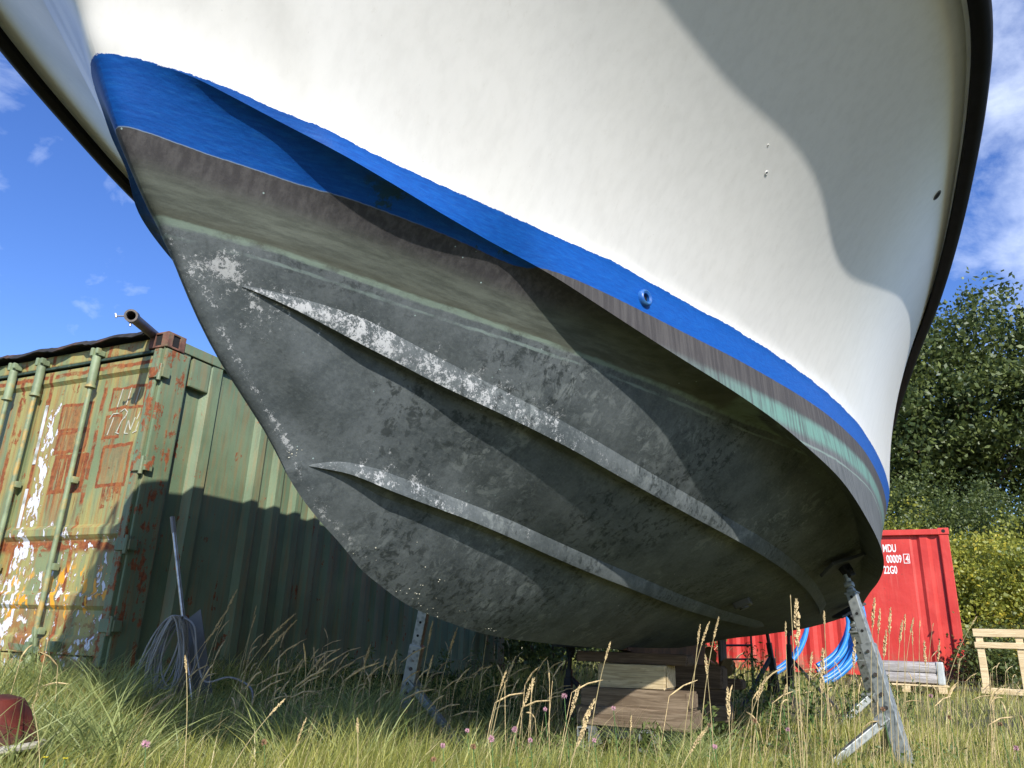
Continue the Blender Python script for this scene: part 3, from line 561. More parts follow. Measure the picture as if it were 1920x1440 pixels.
# two door leaves
for d in (0, 1):
    xr = -.085 if d == 0 else -1.512; xl = -1.488 if d == 0 else -GW + .085
    z0, z1 = .20, GH - .17; V = []; F = []
    # horizontally stepped sheet: frame, recess, frame
    prof = [(z0, .02), (z0 + .10, .02), (z0 + .13, .045), (.50, .045), (.53, .022), (.60, .022), (.63, .045), (1.00, .045), (1.035, .018), (1.085, .018), (1.115, .045), (2.28, .045), (2.31, .02), (z1, .02)]
    mb = MB(); V = []
    for zz, yo in prof: V += [(xl, yo, zz), (xr, yo, zz)]
    mb.add(V, [(2 * i, 2 * i + 1, 2 * i + 3, 2 * i + 2) for i in range(len(prof) - 1)])
    for xx in (xl, xr): mb.box((xx + (.02 if xx == xl else -.02), .030, (z0 + z1) / 2), (.042, .034, z1 - z0), None, .006)
    leaf = mb.build('door', M_gd, gc)
    if d == 0: leaf['label'] = 'right door with rust rimmed decal patches and white peeled paint'
    for bx in ((-.745, -1.425) if d == 0 else (-1.79, -2.45)):
        mb = MB(); mb.tube([(bx, -.028, .16), (bx, -.028, GH - .30)], .019, 12); mb.tube([(bx, -.028, GH - .37), (bx, -.028, GH - .12)], .034, 12)
        for zz in (.35, .80, 1.45 ): mb.box((bx, -.005, zz), (.085, .05, .05), None, .006)
        mb.tube([(bx, -.028, GH - .385), (bx, -.028, GH - .365)], .042, 12); mb.tube([(bx, -.028, .12), (bx, -.028, .30)], .032, 12)
        br = mb.build('locking_bar', M_barp, leaf, True)
        mb = MB(); mb.box((bx + .005, -.02, GH - .095), (.085, .06, .045), None, .008); mb.box((bx - .02, -.055, GH - .09), (.03, .035, .07), None, .008); mb.box((bx + .035, -.05, GH - .085), (.028, .04, .05), None, .008); mb.build('cam_keeper', M_barp, leaf)
    hx = -.745 if d == 0 else -1.79
    mb = MB(); mb.bar((hx - .22, -.06, .24), (hx + .12, -.065, .22), .045, .014, (0, 1, 0), .004); mb.box((hx, -.05, .23), (.05, .05, .09), None, .008); mb.box((hx + .24, -.04, .25), (.10, .06, .07), None, .01); mb.build('door_handle', simple('old_green_steel', (.12, .17, .10), .7, 0, .3, 10, .4, 60, (.2, .09, .04)), leaf)
    for hz in (.40, .95, 1.52, 2.24):
        hxx = -.04 if d == 0 else -GW + .04
        mb = MB(); mb.box((hxx, -.022, hz), (.11, .02, .085), None, .004); mb.tube([(hxx + .045, -.02, hz - .065), (hxx + .045, -.02, hz + .065)], .016, 10); mb.box((hxx + .06, .02, hz + .0), (.03, .07, .075), None, .005); mb.build('door_hinge', M_gp, leaf)
# remains of stencilled characters, flaked to a few strokes
def strokes(name, segs_, mat, par, w):
    mb = MB()
    for x0, z0, x1, z1 in segs_: mb.bar((x0, .0415, z0), (x1, .0415, z1), w, .004, (0, 1, 0))
    return mb.build(name, mat, par)
M_stc = simple('flaked_white_lettering', (.46, .46, .38), .7, 0, .2, 30)
lf = [o for o in gc.children if o.name.startswith('door') and not o.name.startswith('door_g')][0]
strokes('lettering', [(-.47, 2.02, -.445, 2.17), (-.37, 2.03, -.35, 2.17), (-.27, 2.04, -.25, 2.16), (-.53, 1.93, -.50, 1.97), (-.50, 1.97, -.44, 1.97), (-.52, 1.80, -.485, 1.94), (-.42, 1.98, -.38, 2.0), (-.38, 2.0, -.34, 1.97), (-.34, 1.97, -.36, 1.92), (-.42, 1.82, -.39, 1.90), (-.39, 1.90, -.355, 1.94), (-.33, 1.80, -.31, 1.90), (-.31, 1.9, -.27, 1.82), (-.27, 1.82, -.24, 1.92), (-.22, 1.90, -.20, 1.96), (-.21, 1.80, -.195, 1.88), (-.43, 1.815, -.39, 1.80), (-.33, 1.80, -.29, 1.795), (-.24, 1.795, -.20, 1.81)], M_stc, lf, .0075)
mb = MB(); mb.bar((-1.33, .0405, 1.62), (-1.335, .0405, 2.12), .030, .006, (0, 1, 0)); mb.bar((-1.335, .0405, 1.02), (-1.338, .0405, 1.42), .030, .006, (0, 1, 0)); mb.build('white_strip', simple('faded_white_tape', (.60, .62, .66), .6, 0, .2, 12, .3, 50, (.25, .27, .2)), lf)
# roofing sheet draped on the container top
mb = MB(); V = []; N = 60; rr = random.Random(8); ph = [rr.uniform(-.010, .012) for _ in range(N + 1)]
for i in range(N + 1):
    xx = -GW - .02 + (GW - .19) * i / N; w_ = .018 * math.sin(i * .62) + ph[i] * .6 + (.03 if 0 else 0)
    V += [(xx, -.07 + w_ * .6, GH - .012 + w_), (xx, -.04 + w_ * .3, GH + .030 + w_ * .6), (xx, .35, GH + .032), (xx, .35, GH + .022), (xx, -.03, GH + .016 + w_ * .5), (xx, -.06 + w_ * .6, GH - .016 + w_)]
F = [(i * 6 + k, i * 6 + (k + 1) % 6, i * 6 + 6 + (k + 1) % 6, i * 6 + 6 + k) for i in range(N) for k in range(6)]
rs_ = empty('roofing_sheet', GO, -CA, 'black wavy roofing sheet lapped over the top front edge of the green container', 'roofing sheet')
mb.add(V, F); mb.build('sheet', simple('roofing_felt', (.022, .020, .018), .85, 0, .5, 8, .6, 40, (.10, .045, .025)), rs_, True)
# scaffold tube lying on the container top
p0 = at(246, 592, 5.75); p1 = at(345, 672, 6.75); p1 = p0 + (p1 - p0) * 1.0
sp = empty('scaffold_tube', (0, 0, 0), 0, 'dark scaffold tube poking out beyond the corner of the green container roof', 'steel tube')
M_st = simple('dark_galvanised', (.12, .105, .095), .5, .6, .3, 12, .3)
p0 = Vector(p0); tdir = (Vector(at(296, 634, 6.45)) - p0); tdir.normalize(); p1 = p0 + tdir * 1.9
mb = MB(); mb.pipe(p0, p1, .038, .031, 24); mb.build('tube', M_st, sp, True)
mb = MB(); mb.pipe(p0 - tdir * .008, p0 + tdir * .05, .047, .034, 24); mb.build('end_collar', M_st, sp, True)
mb = MB(); mb.tube([p0 + tdir * .02 + Vector((-.04, 0, 0)), p0 + tdir * .02 + Vector((-.11, -.01, -.005))], .006, 8); mb.tube([p0 + tdir * .02 + Vector((-.105, -.01, -.017)), p0 + tdir * .02 + Vector((-.115, -.01, .012))], .008, 8); M_zn = simple('zinc', (.3, .3, .3), .45, .7); mb.build('clamp_screw', M_zn, sp, True); MB().tube([p0 + tdir * .02 + Vector((0, 0, -.04)), p0 + tdir * .02 + Vector((0, 0, -.075))], .008, 8).build('clamp_nut', M_zn, sp, True)

# ---- red container ----
RD = 16.0; _ra = R(29.8); RO = (RD * math.sin(_ra), RD * math.cos(_ra), 0.31); RL, RW_, RH = 6.1, 2.5, 2.59
def red_mat():
    k = NT('red_container_paint'); P = k.obj()
    c = k.mix(k.ramp(k.noise(P, 1.3, 5), .35, .65), (.46, .026, .020), (.56, .045, .034)); c = k.mix(k.math('MULTIPLY', k.ramp(k.noise(k.sc(P, 8, 8, .8), 2, 5), .55, .75), .4), c, (.52, .11, .08)); c = k.mix(k.ramp(k.noise(P, 20, 7, .75), .66, .68), c, (.16, .05, .03)); c = k.mix(k.math('MULTIPLY', k.ramp(k.noise(k.sc(P, 10, 10, .5), 2.5, 6, .7), .55, .72), .45), c, (.22, .03, .02)); c = k.mix(k.math('MULTIPLY', k.ramp(k.sep(P)[2], .5, .1), k.ramp(k.noise(P, 9, 6), .4, .6)), c, (.25, .10, .06))
    k.bsdf(c, .5, 0, k.bump(k.noise(P, 3, 4), .35, .03), .4); return k.m
M_red = red_mat()
rc = empty('shipping_container', RO, -CA, 'bright red shipping container standing beyond the stern with white code letters', 'container')
# visible long side lies at y=0 facing -y, x from 0 (right) to -RL
segs = [(-.01, 0), (-.155, 0), (-.16, .05), (-.30, .05), (-.36, .012), (-.47, .012), (-.52, .05), (-.60, .05), (-.64, .035), (-1.80, .035)]
xx = -1.80
while xx > -RL + .3: segs += [(xx - .07, .0), (xx - .14, .0), (xx - .21, .036), (xx - .28, .036)]; xx -= .28
mb = MB(); corrug(mb, segs, .15, RH - .12, 'x'); mb.build('side_wall', M_red, rc)
mb = MB(); corrug(mb, [(.05 + i * .14, -.02 - .035 * ((i // 2) % 2)) for i in range(17)], .15, RH - .12, 'y'); mb.build('end_wall', M_red, rc)
mb = MB(); mb.box((-RL / 2, -.005, RH - .07), (RL - .3, .08, .10), None, .008); mb.build('top_rail', M_red, rc)
mb = MB(); mb.box((-RL / 2, -.005, .09), (RL - .3, .08, .14), None, .008); mb.build('bottom_rail', M_red, rc)
mb = MB(); mb.box((-RL / 2, RW_ / 2, RH - .06), (RL - .1, RW_ - .1, .03)); mb.build('roof', M_red, rc)
for xx_ in (-.075, -RL + .075):
    for yy_ in (.07, RW_ - .07): mb = MB(); mb.box((xx_, yy_, RH / 2), (.15, .16, RH - .26), None, .01); mb.build('corner_post', M_red, rc)
    for yy_ in (.07, RW_ - .07):
        for zc in (RH - .058, .058):
            mb = MB(); mb.box((xx_, yy_, zc), (.178, .178, .118), None, .008); o = mb.build('corner_casting', M_red, rc)
            mb = MB(); mb.tube([(xx_, yy_ - .0905, zc), (xx_, yy_ - .080, zc)], .032, 16); mb.build('hole', M_void, o)
M_wht = simple('white_lettering', (.78, .74, .72), .6, 0, .1, 20)
def text(body, size, loc, rot, mat, par, name='lettering', sx=1.0, ext=.0015):
    cu = bpy.data.curves.new('t', 'FONT'); cu.body = body; cu.size = size; cu.extrude = ext; cu.align_x = 'RIGHT'; cu.offset = size * .018
    o = bpy.data.objects.new('t', cu); COL.objects.link(o); dg = bpy.context.evaluated_depsgraph_get(); me = bpy.data.meshes.new_from_object(o.evaluated_get(dg)); bpy.data.objects.remove(o)
    me.transform(Matrix.Diagonal((sx, 1, 1, 1))); me.materials.clear(); me.materials.append(mat)
    q = bpy.data.objects.new(name, me); COL.objects.link(q); q.parent = par; q.location = loc; q.rotation_euler = rot; return q
sw = [o for o in rc.children if o.name.startswith('side_wall')][0]
text('MDU', .195, (-.87, .031, 2.18), (R(90), 0, 0), M_wht, sw, sx=.52)
text('00009', .195, (-.80, .031, 1.985), (R(90), 0, 0), M_wht, sw, sx=.52)
mb = MB()
for c_, z_ in (((-.72, .032, 2.135), (.10, .004, .012)), ((-.72, .032, 1.975), (.10, .004, .012)), ((-.766, .032, 2.055), (.010, .0035, .148)), ((-.674, .032, 2.055), (.010, .0035, .148))): mb.box(c_, z_)
mb.build('check_digit_box', M_wht, sw)
text('4', .17, (-.685, .031, 1.995), (R(90), 0, 0), M_wht, sw, sx=.60)
text('22G0', .195, (-.895, .031, 1.79), (R(90), 0, 0), M_wht, sw, sx=.52)

# ================= PROPS =================
def galv():
    k = NT('galvanised_steel'); P = k.obj(); c = k.mix(k.ramp(k.vor(P, 34), .1, .6), (.20, .22, .222), (.33, .355, .35)); c = k.mix(k.ramp(k.noise(P, 15, 6, .7), .62, .68), c, (.16, .13, .10))
    k.bsdf(c, .50, .55, k.bump(k.noise(P, 30, 4), .2, .003)); return k.m
M_galv = galv(); M_bolt = simple('bolt_steel', (.10, .09, .085), .6, .7); M_blk = simple('black_steel', (.018, .019, .022), .55, .3)
M_padw = simple('rubber_pad', (.05, .055, .06), .7, 0, .3)
def V3(*a): return Vector(a)
def stand(label, top, foot, feet2, w=.07, mat=None, hull_n=(0, 0, 1), detail=True, pad=True, group=None):
    """prop leg from foot to top, with struts; everything in world axes"""
    mat = mat or M_galv; top = Vector(top); foot = Vector(foot); o = empty('boat_stand', foot, 0, label, 'boat stand', group)
    t = top - foot; L_ = t.length; d = t.normalized(); a0 = Vector((0, 0, 0))
    n = Vector(hull_n).normalized(); side = d.cross(Vector((0, 0, 1))).normalized()
    cdir = Vector(CC) - (foot + t * .6); cdir = (cdir - d * cdir.dot(d)).normalized(); cdir = Matrix.Rotation(R(-16), 3, d) @ cdir
    mb = MB(); mb.bar(a0 - d * .02, d * (L_ * .60), w * 1.12, w * 1.12, cdir, .006); mb.build('outer_tube', mat, o)
    iu = MB(); iu.bar(d * (L_ * .595), d * (L_ - .17), w * .86, w * .86, cdir, .005); inner = iu.build('inner_tube', mat, o)
    if detail:
        x_ = d.cross(cdir).normalized(); y_ = d.cross(x_); f_ax = cdir; sg = 1
        for q in (.66, .745, .83): c0 = d * (L_ * q) + f_ax * w * .425; MB().tube([c0, c0 + f_ax * .0025], .0085, 12).build('pin_hole', M_void, inner)
        for q in (.36, .30, .45, .56): c0 = d * (L_ * q) + f_ax * w * .56; MB().tube([c0, c0 + f_ax * .011], .012 if q != .56 else .009, 6).build('bolt', M_bolt, o)
        mb = MB(); mb.box(d * (L_ - .172), (w * 1.02, w * 1.02, .008), Matrix((x_, y_, d)).transposed()); mb.tube([d * (L_ - .17), d * (L_ - .06)], .019, 12); mb.box(d * (L_ - .12), (.05, .05, .03), Matrix((x_, y_, d)).transposed(), .006); mb.box(d * (L_ - .155), (.045, .045, .022), Matrix((x_, y_, d)).transposed(), .006); mb.build('screw_jack', M_galv, o, True)
    else:
        mb = MB(); mb.tube([d * (L_ - .19), d * (L_ - .04)], .018, 10); mb.build('screw_jack', mat, o, True)
    if pad:
        x = (Vector((1, .2, 0)) - n * Vector((1, .2, 0)).dot(n)).normalized(); y = n.cross(x); Mx = Matrix((x, y, n)).transposed()
        pc = d * L_
        mb = MB(); mb.box(pc + n * .004, (.27, .15, .022), Mx, .006); pd = mb.build('pad', M_padw, o)
        mb = MB(); mb.box(pc - n * .025, (.06, .05, .045), Mx, .005); mb.box(pc - n * .05 - d * .01, (.045, .06, .05), Mx, .008); mb.tube([pc - n * .05 - y * .04, pc - n * .05 + y * .04], .011, 10); mb.build('swivel', M_blk, o)
    for f2, q in feet2:
        f2 = Vector(f2) - foot; a = d * (L_ * q)
        mb = MB(); mb.bar(a, f2, w * .62, w * .62, (0, 0, 1), .005); mb.build('leg', mat, o)
        if detail:
            mb = MB(); dd = (f2 - a).normalized()
            mb.box(a + dd * .035, (w * 1.25, w * .9, w * 1.0), Matrix((side, dd.cross(side).normalized(), dd)).transposed(), .008); mb.build('leg_socket', mat, o)
    mb = MB(); mb.box((0, 0, -.01), (.14, .14, .012), None, .004); mb.build('base_plate', mat, o)
    return o
def gz(p): return float(ground_z(p[0], p[1]))
def from_boat(x, y, z): return Vector((x * cA + y * sA + BO[0], -x * sA + y * cA + BO[1], z))
def hull_normal(u, v):
    p, n = on_hull(u, v)
    return from_boat(*p), Vector((n.x * cA + n.y * sA, -n.x * sA + n.y * cA, n.z))
hp, hn = hull_normal(1572, 1048)
top = hp + (hn if hn.dot(Vector(CC) - hp) > 0 else -hn) * .045; hn = hn if hn.dot(Vector(CC) - hp) > 0 else -hn
f1 = at(1700, 1392, 5.0); f1 = Vector((f1[0], f1[1], gz(f1)+.02))
b1 = at(1528, 1395, 4.9); b1 = (b1[0], b1[1], gz(b1) + .0); b2 = at(1640, 1300, 6.1); b2 = (b2[0], b2[1], gz(b2))
stand('tall galvanised boat stand with row of pin holes under the near chine', top, f1, [(b1, .27), (b2, .25)], .067, hull_n=-hn)
# second stand further aft on the near side
p, n = on_hull(1602, 1118)
pw = from_boat(1.22, 6.55, 1.0); f2 = at(1655, 1335, 7.9); f2 = Vector((f2[0], f2[1], gz(f2)))
stand('galvanised boat stand further aft seen behind the tall near one', pw, f2, [((f2.x - .45, f2.y - .1, f2.z), .3), ((f2.x - .2, f2.y + .5, f2.z), .3)], .09, hull_n=(-.45, -.1, .88))
# far side stand in front of the green container
lt = Vector(at(797, 1135, 5.25)); lf_ = at(750, 1350, 5.35); lf_ = Vector((lf_[0], lf_[1], gz(lf_)))
r1 = at(870, 1362, 5.1)
tl = lf_ + (lt - lf_) * 1.17
stand('galvanised boat stand on the far side before the green container', tl, lf_, [((r1[0], r1[1], gz(r1)), .36), ((lf_.x - .1, lf_.y + .45, lf_.z), .36)], .072, hull_n=(.4, 0, .9))
# dark stands deep under the boat
for lbl, u0, v0, u1, v1, D_, sgn in (('dark stand with angled brace left of the timber stack', 1070, 1212, 1062, 1300, 6.5, 1), ('dark slanting boat stand under the stern left of the blue pipe', 1436, 1172, 1462, 1330, 8.6, -1), ('thin dark upright boat stand beside the blue pipe', 1478, 1176, 1484, 1330, 8.9, 1)):
    a = Vector(at(u0, v0, D_)); b = Vector(at(u1, v1, D_)); b.z = gz(b)
    stand(lbl, a, b, [((b.x + .42 * sgn, b.y - .15, b.z), .62), ((b.x, b.y + .4, b.z), .5)], .055, M_blk, (0, 0, 1), False)

# timber blocking: each timber a thing
def wood(name, c1, c2, knots=True):
    k = NT(name); P = k.obj(); g = k.noise(k.sc(P, 1.2, 14, 14), 3.0, 7, .62, .8); f = k.noise(k.sc(P, 2, 60, 60), 2.2, 4, .6)
    c = k.mix(k.ramp(g, .35, .66), c1, c2); c = k.mix(k.math('MULTIPLY', k.ramp(f, .45, .7), .5), c, tuple(a * .55 for a in c1))
    if knots: kn = k.ramp(k.vor(k.sc(P, 1, 2.2, 2.2), 4.2), .035, .085, 1, 0); c = k.mix(k.math('MULTIPLY', kn, .8), c, (.06, .03, .015))
    k.bsdf(c, .8, 0, k.bump(k.math('ADD', g, k.math('MULTIPLY', f, .5)), .5, .005), .25); return k.m
W_brown = wood('weathered_brown_timber', (.12, .085, .055), (.23, .175, .12)); W_cream = wood('fresh_cream_timber', (.36, .28, .16), (.56, .46, .29)); W_dark = wood('dark_timber', (.065, .043, .028), (.13, .09, .06)); W_pallet = wood('new_pallet_wood', (.58, .44, .25), (.78, .64, .40), False)
BRZ = R(-25.5)
def timber(u0, u1, s_, zc, h, dep, mat, label, group, dr=0.0):
    """beam across the keel; ends at photo columns u0,u1 and station s_ aft"""
    def lat(u):
        d = ray(u, 1260.); o = to_boat(CC); dd = to_boat(CC + d) - o; t = (s_ - dep / 2 - o.y) / dd.y; return o.x + dd.x * t
    x0, x1 = lat(u0), lat(u1); c = from_boat((x0 + x1) / 2, s_, zc)
    t = empty('timber_block', (c.x, c.y, c.z - h / 2), BRZ + dr, label, 'timber', group)
    mb = MB(); mb.box((0, 0, h / 2), (x1 - x0, dep, h), None, .009); o = mb.build('beam', mat, t); rj = random.Random(int(u0))
    for v in o.data.vertices: v.co += Vector((rj.uniform(-.006, .006), rj.uniform(-.004, .004), rj.uniform(-.003, .003)))
    for s in (-1, 1): mb = MB(); mb.box((s * (x1 - x0) / 2 + s * .006, 0, h / 2), (.004, dep - .03, h - .03)); e = mb.build('sawn_end', mat, t)
    return t
G1 = 'timbers of the keel blocking stack'
timber(1080, 1285, 3.98, .568, .062, .24, W_dark, 'thin dark timber topmost of the near stack right beneath the keel', G1, R(2))
timber(1122, 1248, 3.95, .465, .138, .22, W_cream, 'short pale cream timber with dark knots in the near stack', G1, R(-1))
timber(1090, 1287, 3.93, .343, .103, .26, W_brown, 'brown timber below the cream one in the near stack', G1, R(.5))
timber(1082, 1292, 3.92, .238, .103, .28, W_brown, 'lowest brown timber of the near stack with wavy grain', G1, R(-.5))
G2 = 'timbers of the rear blocking stack'
timber(1228, 1352, 4.9, .455, .15, .2, W_dark, 'dark timber topmost of the rear stack under the skeg', G2)
timber(1236, 1358, 4.92, .33, .10, .2, W_dark, 'middle dark timber of the rear stack', G2)
timber(1240, 1360, 4.9, .225, .10, .22, W_brown, 'lowest timber of the rear stack in shade', G2)
timber(1335, 1388, 5.4, .40, .07, .2, W_dark, 'small black timber end right of the rear stack', G2)
# steel cradle beams beneath the timbers
def box_beam(c, L_, w, h, rz, label, t_=.006):
    o = empty('steel_beam', c, rz, label, 'steel beam', 'box section beams under the timber stack'); mb = MB()
    mb.box((0, 0, h - t_ / 2), (w, L_, t_), None, 0); mb.box((0, 0, t_ / 2), (w, L_, t_)); mb.box((-w / 2 + t_ / 2, 0, h / 2), (t_, L_, h - 2 * t_ - .0005)); mb.box((w / 2 - t_ / 2, 0, h / 2), (t_, L_, h - 2 * t_ - .0005))
    mb.build('box_section', M_galv, o); mb = MB(); mb.box((0, L_ / 2 - .02, h / 2), (w - .016, .006, h - .016)); mb.build('end_plate', M_blk, o); return o
b0 = from_boat(-.02, 4.1, .10); 
for x_, lb in ((-.17, 'left open ended galvanised box beam under the timbers'), (.20, 'right open ended galvanised box beam under the timbers')):
    q = from_boat(x_, 4.05, .075); box_beam((q.x, q.y, q.z), .75, .075, .105, BRZ, lb)
q = from_boat(.02, 3.86, .10)
o = empty('steel_crossbeam', (q.x, q.y, q.z), BRZ, 'flat grey steel crossbeam just under the lowest near timber', 'steel beam'); mb = MB(); mb.box((.02, .12, .045), (.62, .10, .075), None, .005); mb.build('web', M_galv, o); mb = MB(); mb.box((.02, .12, .0845), (.60, .14, .006)); mb.build('flange', M_galv, o)

# cable coil hung on a pole with a grey board, leaning by the green container
def wpt(u, v, D): return Vector(at(u, v, D))
pole = empty('metal_pole', (0, 0, 0), 0, 'bright metal pole leaning in the grass by the green container', 'pole')
pa = wpt(323, 970, 5.62); pb = wpt(344, 1165, 5.45); pe = pb + (pb - pa) * .9; pe.z = max(pe.z, gz(pe) - .05)
M_chr = simple('worn_chrome', (.42, .40, .38), .3, .9, .3, 20, .2)
mb = MB(); mb.tube([pa, pe], .0125, 12); mb.build('tube', M_chr, pole, True); dpo = (pe - pa).normalized()
mb = MB(); mb.tube([pa - dpo * .002, pa + dpo * .11], .0155, 12); mb.build('sleeve', simple('grey_plastic_sleeve', (.2, .19, .18), .4, .2), pole, True)
mb = MB(); mb.tube([pb + dpo * -.005, pb + dpo * .06], .019, 8); mb.build('socket', M_galv, pole, True)
bd = empty('grey_board', (0, 0, 0), 0, 'grey board leaning behind the hanging cable coil', 'board')
c4 = [wpt(342, 1168, 5.62), wpt(376, 1142, 5.62), wpt(404, 1340, 5.42), wpt(318, 1345, 5.42)]; nn = (c4[1] - c4[0]).cross(c4[3] - c4[0]).normalized() * .012
mb = MB(); mb.add(c4 + [p + nn for p in c4], [(0, 1, 2, 3), (7, 6, 5, 4), (0, 4, 5, 1), (1, 5, 6, 2), (2, 6, 7, 3), (3, 7, 4, 0)]); mb.build('panel', simple('grey_board_paint', (.10, .105, .105), .6, 0, .3, 5, .3, 40, (.05, .05, .05)), bd)
coil = empty('cable_coil', (0, 0, 0), 0, 'coil of grey electric cable draped over the metal pole', 'cable'); rc_ = random.Random(3)
M_cab = simple('grey_cable', (.24, .24, .235), .5, 0, .15)
hub = pb + Vector((0, -.02, .02)); 
for i in range(15):
    w_ = rc_.uniform(.04, .125); h_ = rc_.uniform(.40, .60); tilt = rc_.uniform(-.10, .16); off = rc_.uniform(-.025, .03); dep = -.02 - i * .005
    pts = []
    for k in range(33):
        a = 2 * math.pi * k / 32; f = (1 - math.cos(a)) / 2; z_ = -f * h_
        pts.append(hub + Vector((off - .02 + math.sin(a) * w_ * (.45 + .75 * f ** .6) + tilt * z_ + .006 * math.sin(3 * a + i * 2), dep + .05 * math.sin(a + i), z_ + .01)))
    mb = MB(); mb.tube(pts, .0058, 7); mb.build('loop', M_cab, coil, True)
pts = [hub + Vector((.02, -.03, 0)), hub + Vector((.10, -.05, -.05)), hub + Vector((.15, -.06, -.22)), hub + Vector((.22, -.06, -.36)), wpt(430, 1270, 5.3), wpt(465, 1285, 5.25), wpt(474, 1305, 5.2), wpt(468, 1345, 5.15)]
def catmull(P, n=8):
    out = []; P = [P[0]] + P + [P[-1]]
    for i in range(1, len(P) - 2):
        for k in range(n): t = k / n; out.append(.5 * ((2 * P[i]) + (-P[i-1] + P[i+1]) * t + (2*P[i-1] - 5*P[i] + 4*P[i+1] - P[i+2]) * t*t + (-P[i-1] + 3*P[i] - 3*P[i+1] + P[i+2]) * t**3))
    return out + [P[-2]]
mb = MB(); mb.tube(catmull(pts), .0062, 8); mb.build('loose_end', M_cab, coil, True)

# upturned red tub at the left edge
tc_ = wpt(-95, 1412, 3.7)
tub = empty('barrow_tub', tc_, 0, 'upturned dark red metal tub with pale rim in the grass at left edge', 'tub'); M_tub = simple('oxide_red_paint', (.085, .014, .009), .6, 0, .5, 9, .5, 40, (.06, .03, .02))
prof = [(.27, .0), (.262, .006), (.25, .03), (.225, .12), (.20, .165), (.15, .185), (0.0, .19)]; N = 32
tl_ = Matrix.Rotation(R(-7), 3, 'Y')
mb = MB(); V = [tl_ @ Vector((math.cos(2 * math.pi * k / N) * r_ * 1.15, math.sin(2 * math.pi * k / N) * r_ * .85, dz)) for r_, dz in prof for k in range(N)]
F = [(i * N + k, i * N + (k + 1) % N, (i + 1) * N + (k + 1) % N, (i + 1) * N + k) for i in range(len(prof) - 1) for k in range(N)]
mb.add(V, F); mb.build('bowl', M_tub, tub, True)
mb = MB(); mb.tube([tl_ @ Vector((math.cos(2 * math.pi * k / 40) * .27 * 1.15, math.sin(2 * math.pi * k / 40) * .27 * .85, 0)) for k in range(41)], .013, 8); mb.build('rim', simple('pale_rim', (.42, .40, .34), .6, 0, .2), tub, True)

# blue pipe coils before the red container
M_bp = simple('blue_water_pipe', (.03, .22, .62), .35, 0, .15)
bc = empty('blue_pipe_coil', (0, 0, 0), 0, 'thick bundle of coiled bright blue water pipe by the red container', 'pipe coil'); rp = random.Random(5)
for i in range(7):
    ctr = wpt(1468 + rp.uniform(-6, 8), 1150 + rp.uniform(-8, 6), 12.6 + i * .07); r0 = .93 + rp.uniform(-.10, .12)
    pts = [ctr + Vector((math.cos(a) * r0 * 1.12, math.sin(a * 1.0) * .05, math.sin(a) * r0)) for a in np.linspace(-math.pi * .36, math.pi * .95, 36)]
    mb = MB(); mb.tube(pts, .034, 10); mb.build('loop', M_bp, bc, True)
bc2 = empty('blue_pipe_coil', (0, 0, 0), 0, 'single thin loop of blue pipe left of the thick blue bundle', 'pipe coil')
for ctr, r0 in ((wpt(1395, 1145, 11.9), .90), (wpt(1375, 1120, 12.2), 1.12)):
    pts = [ctr + Vector((math.cos(a) * r0, .05 * math.sin(a), math.sin(a) * r0)) for a in np.linspace(-math.pi * .36, math.pi * .8, 36)]
    mb = MB(); mb.tube(pts, .032, 10); mb.build('loop', M_bp, bc2, True)
# grey wrapped stack on a pallet
def rz_box(name, label, cat, c, rz): return empty(name, c, rz, label, cat)
q = wpt(1697, 1275, 12.2); q.z = gz(q) + .02
ws = empty('wrapped_stack', q, -CA, 'low grey plastic wrapped stack of tubes on a pallet before the red container', 'wrapped stack')
k = NT('grey_plastic_wrap'); P = k.obj(); k.bsdf(k.mix(k.ramp(k.noise(k.sc(P, 1, 4, 12), 5, 6), .3, .7), (.24, .22, .215), (.40, .385, .38)), .35, 0, k.bump(k.noise(k.sc(P, 2, 2, 9), 8, 5, .7), .7, .01)); M_wrap = k.m
for zz in (.20, .33): mb = MB(); mb.box((0, 0, zz), (.95, .55, .14), None, .055); mb.build('wrapped_layer', M_wrap, ws, True)
mb = MB(); mb.box((.42, 0, .265), (.09, .57, .28), None, .02); mb.build('end_strip', simple('clear_film_folds', (.40, .43, .43), .35), ws)
mb = MB()
for xx in (-.42, 0, .42): mb.box((xx, 0, .06), (.1, .6, .08), None, .005)
for yy in (-.25, 0, .25): mb.box((0, yy, .11), (1.0, .11, .02), None, .004)
mb.build('pallet', W_pallet, ws)
# pale wooden pallet standing at the right edge
q = wpt(1898, 1262, 12.8); q.z = gz(q) + .03
pl = empty('wooden_pallet', q, -CA + R(-8), 'pale new wooden pallet standing on edge at the right', 'pallet')
hb = wpt(1898, 1192, 12.8).z - q.z
for zz, w_ in ((hb + .03, .10), (hb - .13, .075), (.06, .075)):
    mb = MB(); mb.box((.14, -.05, zz), (1.05, .022, w_), None, .004, ); mb.build('board', W_pallet, pl)
    mb = MB(); mb.box((.14, .10, zz), (1.05, .022, w_), None, .004, ); mb.build('board', W_pallet, pl)
for xx in (-.32, .14, .60):
    mb = MB(); mb.box((xx, .025, (hb + .08) / 2), (.085, .126, hb + .06), None, .004); mb.build('bearer', W_pallet, pl)
# leaning dark steel frame beyond the rear timbers
fr = empty('trestle', (0, 0, 0), 0, 'thin dark steel trestle against the red container behind the timbers', 'trestle')
mb = MB(); a, b, c_, d_ = wpt(1358, 1190, 9.5), wpt(1362, 1300, 9.5), wpt(1408, 1192, 9.6), wpt(1412, 1300, 9.6)
mb.tube([a, b], .012, 8); mb.tube([c_, d_], .012, 8); mb.tube([wpt(1358, 1210, 9.5), wpt(1410, 1210, 9.6)], .012, 8); mb.tube([wpt(1360, 1236, 9.5), wpt(1410, 1236, 9.6)], .01, 8); mb.build('rails', M_blk, fr, True)

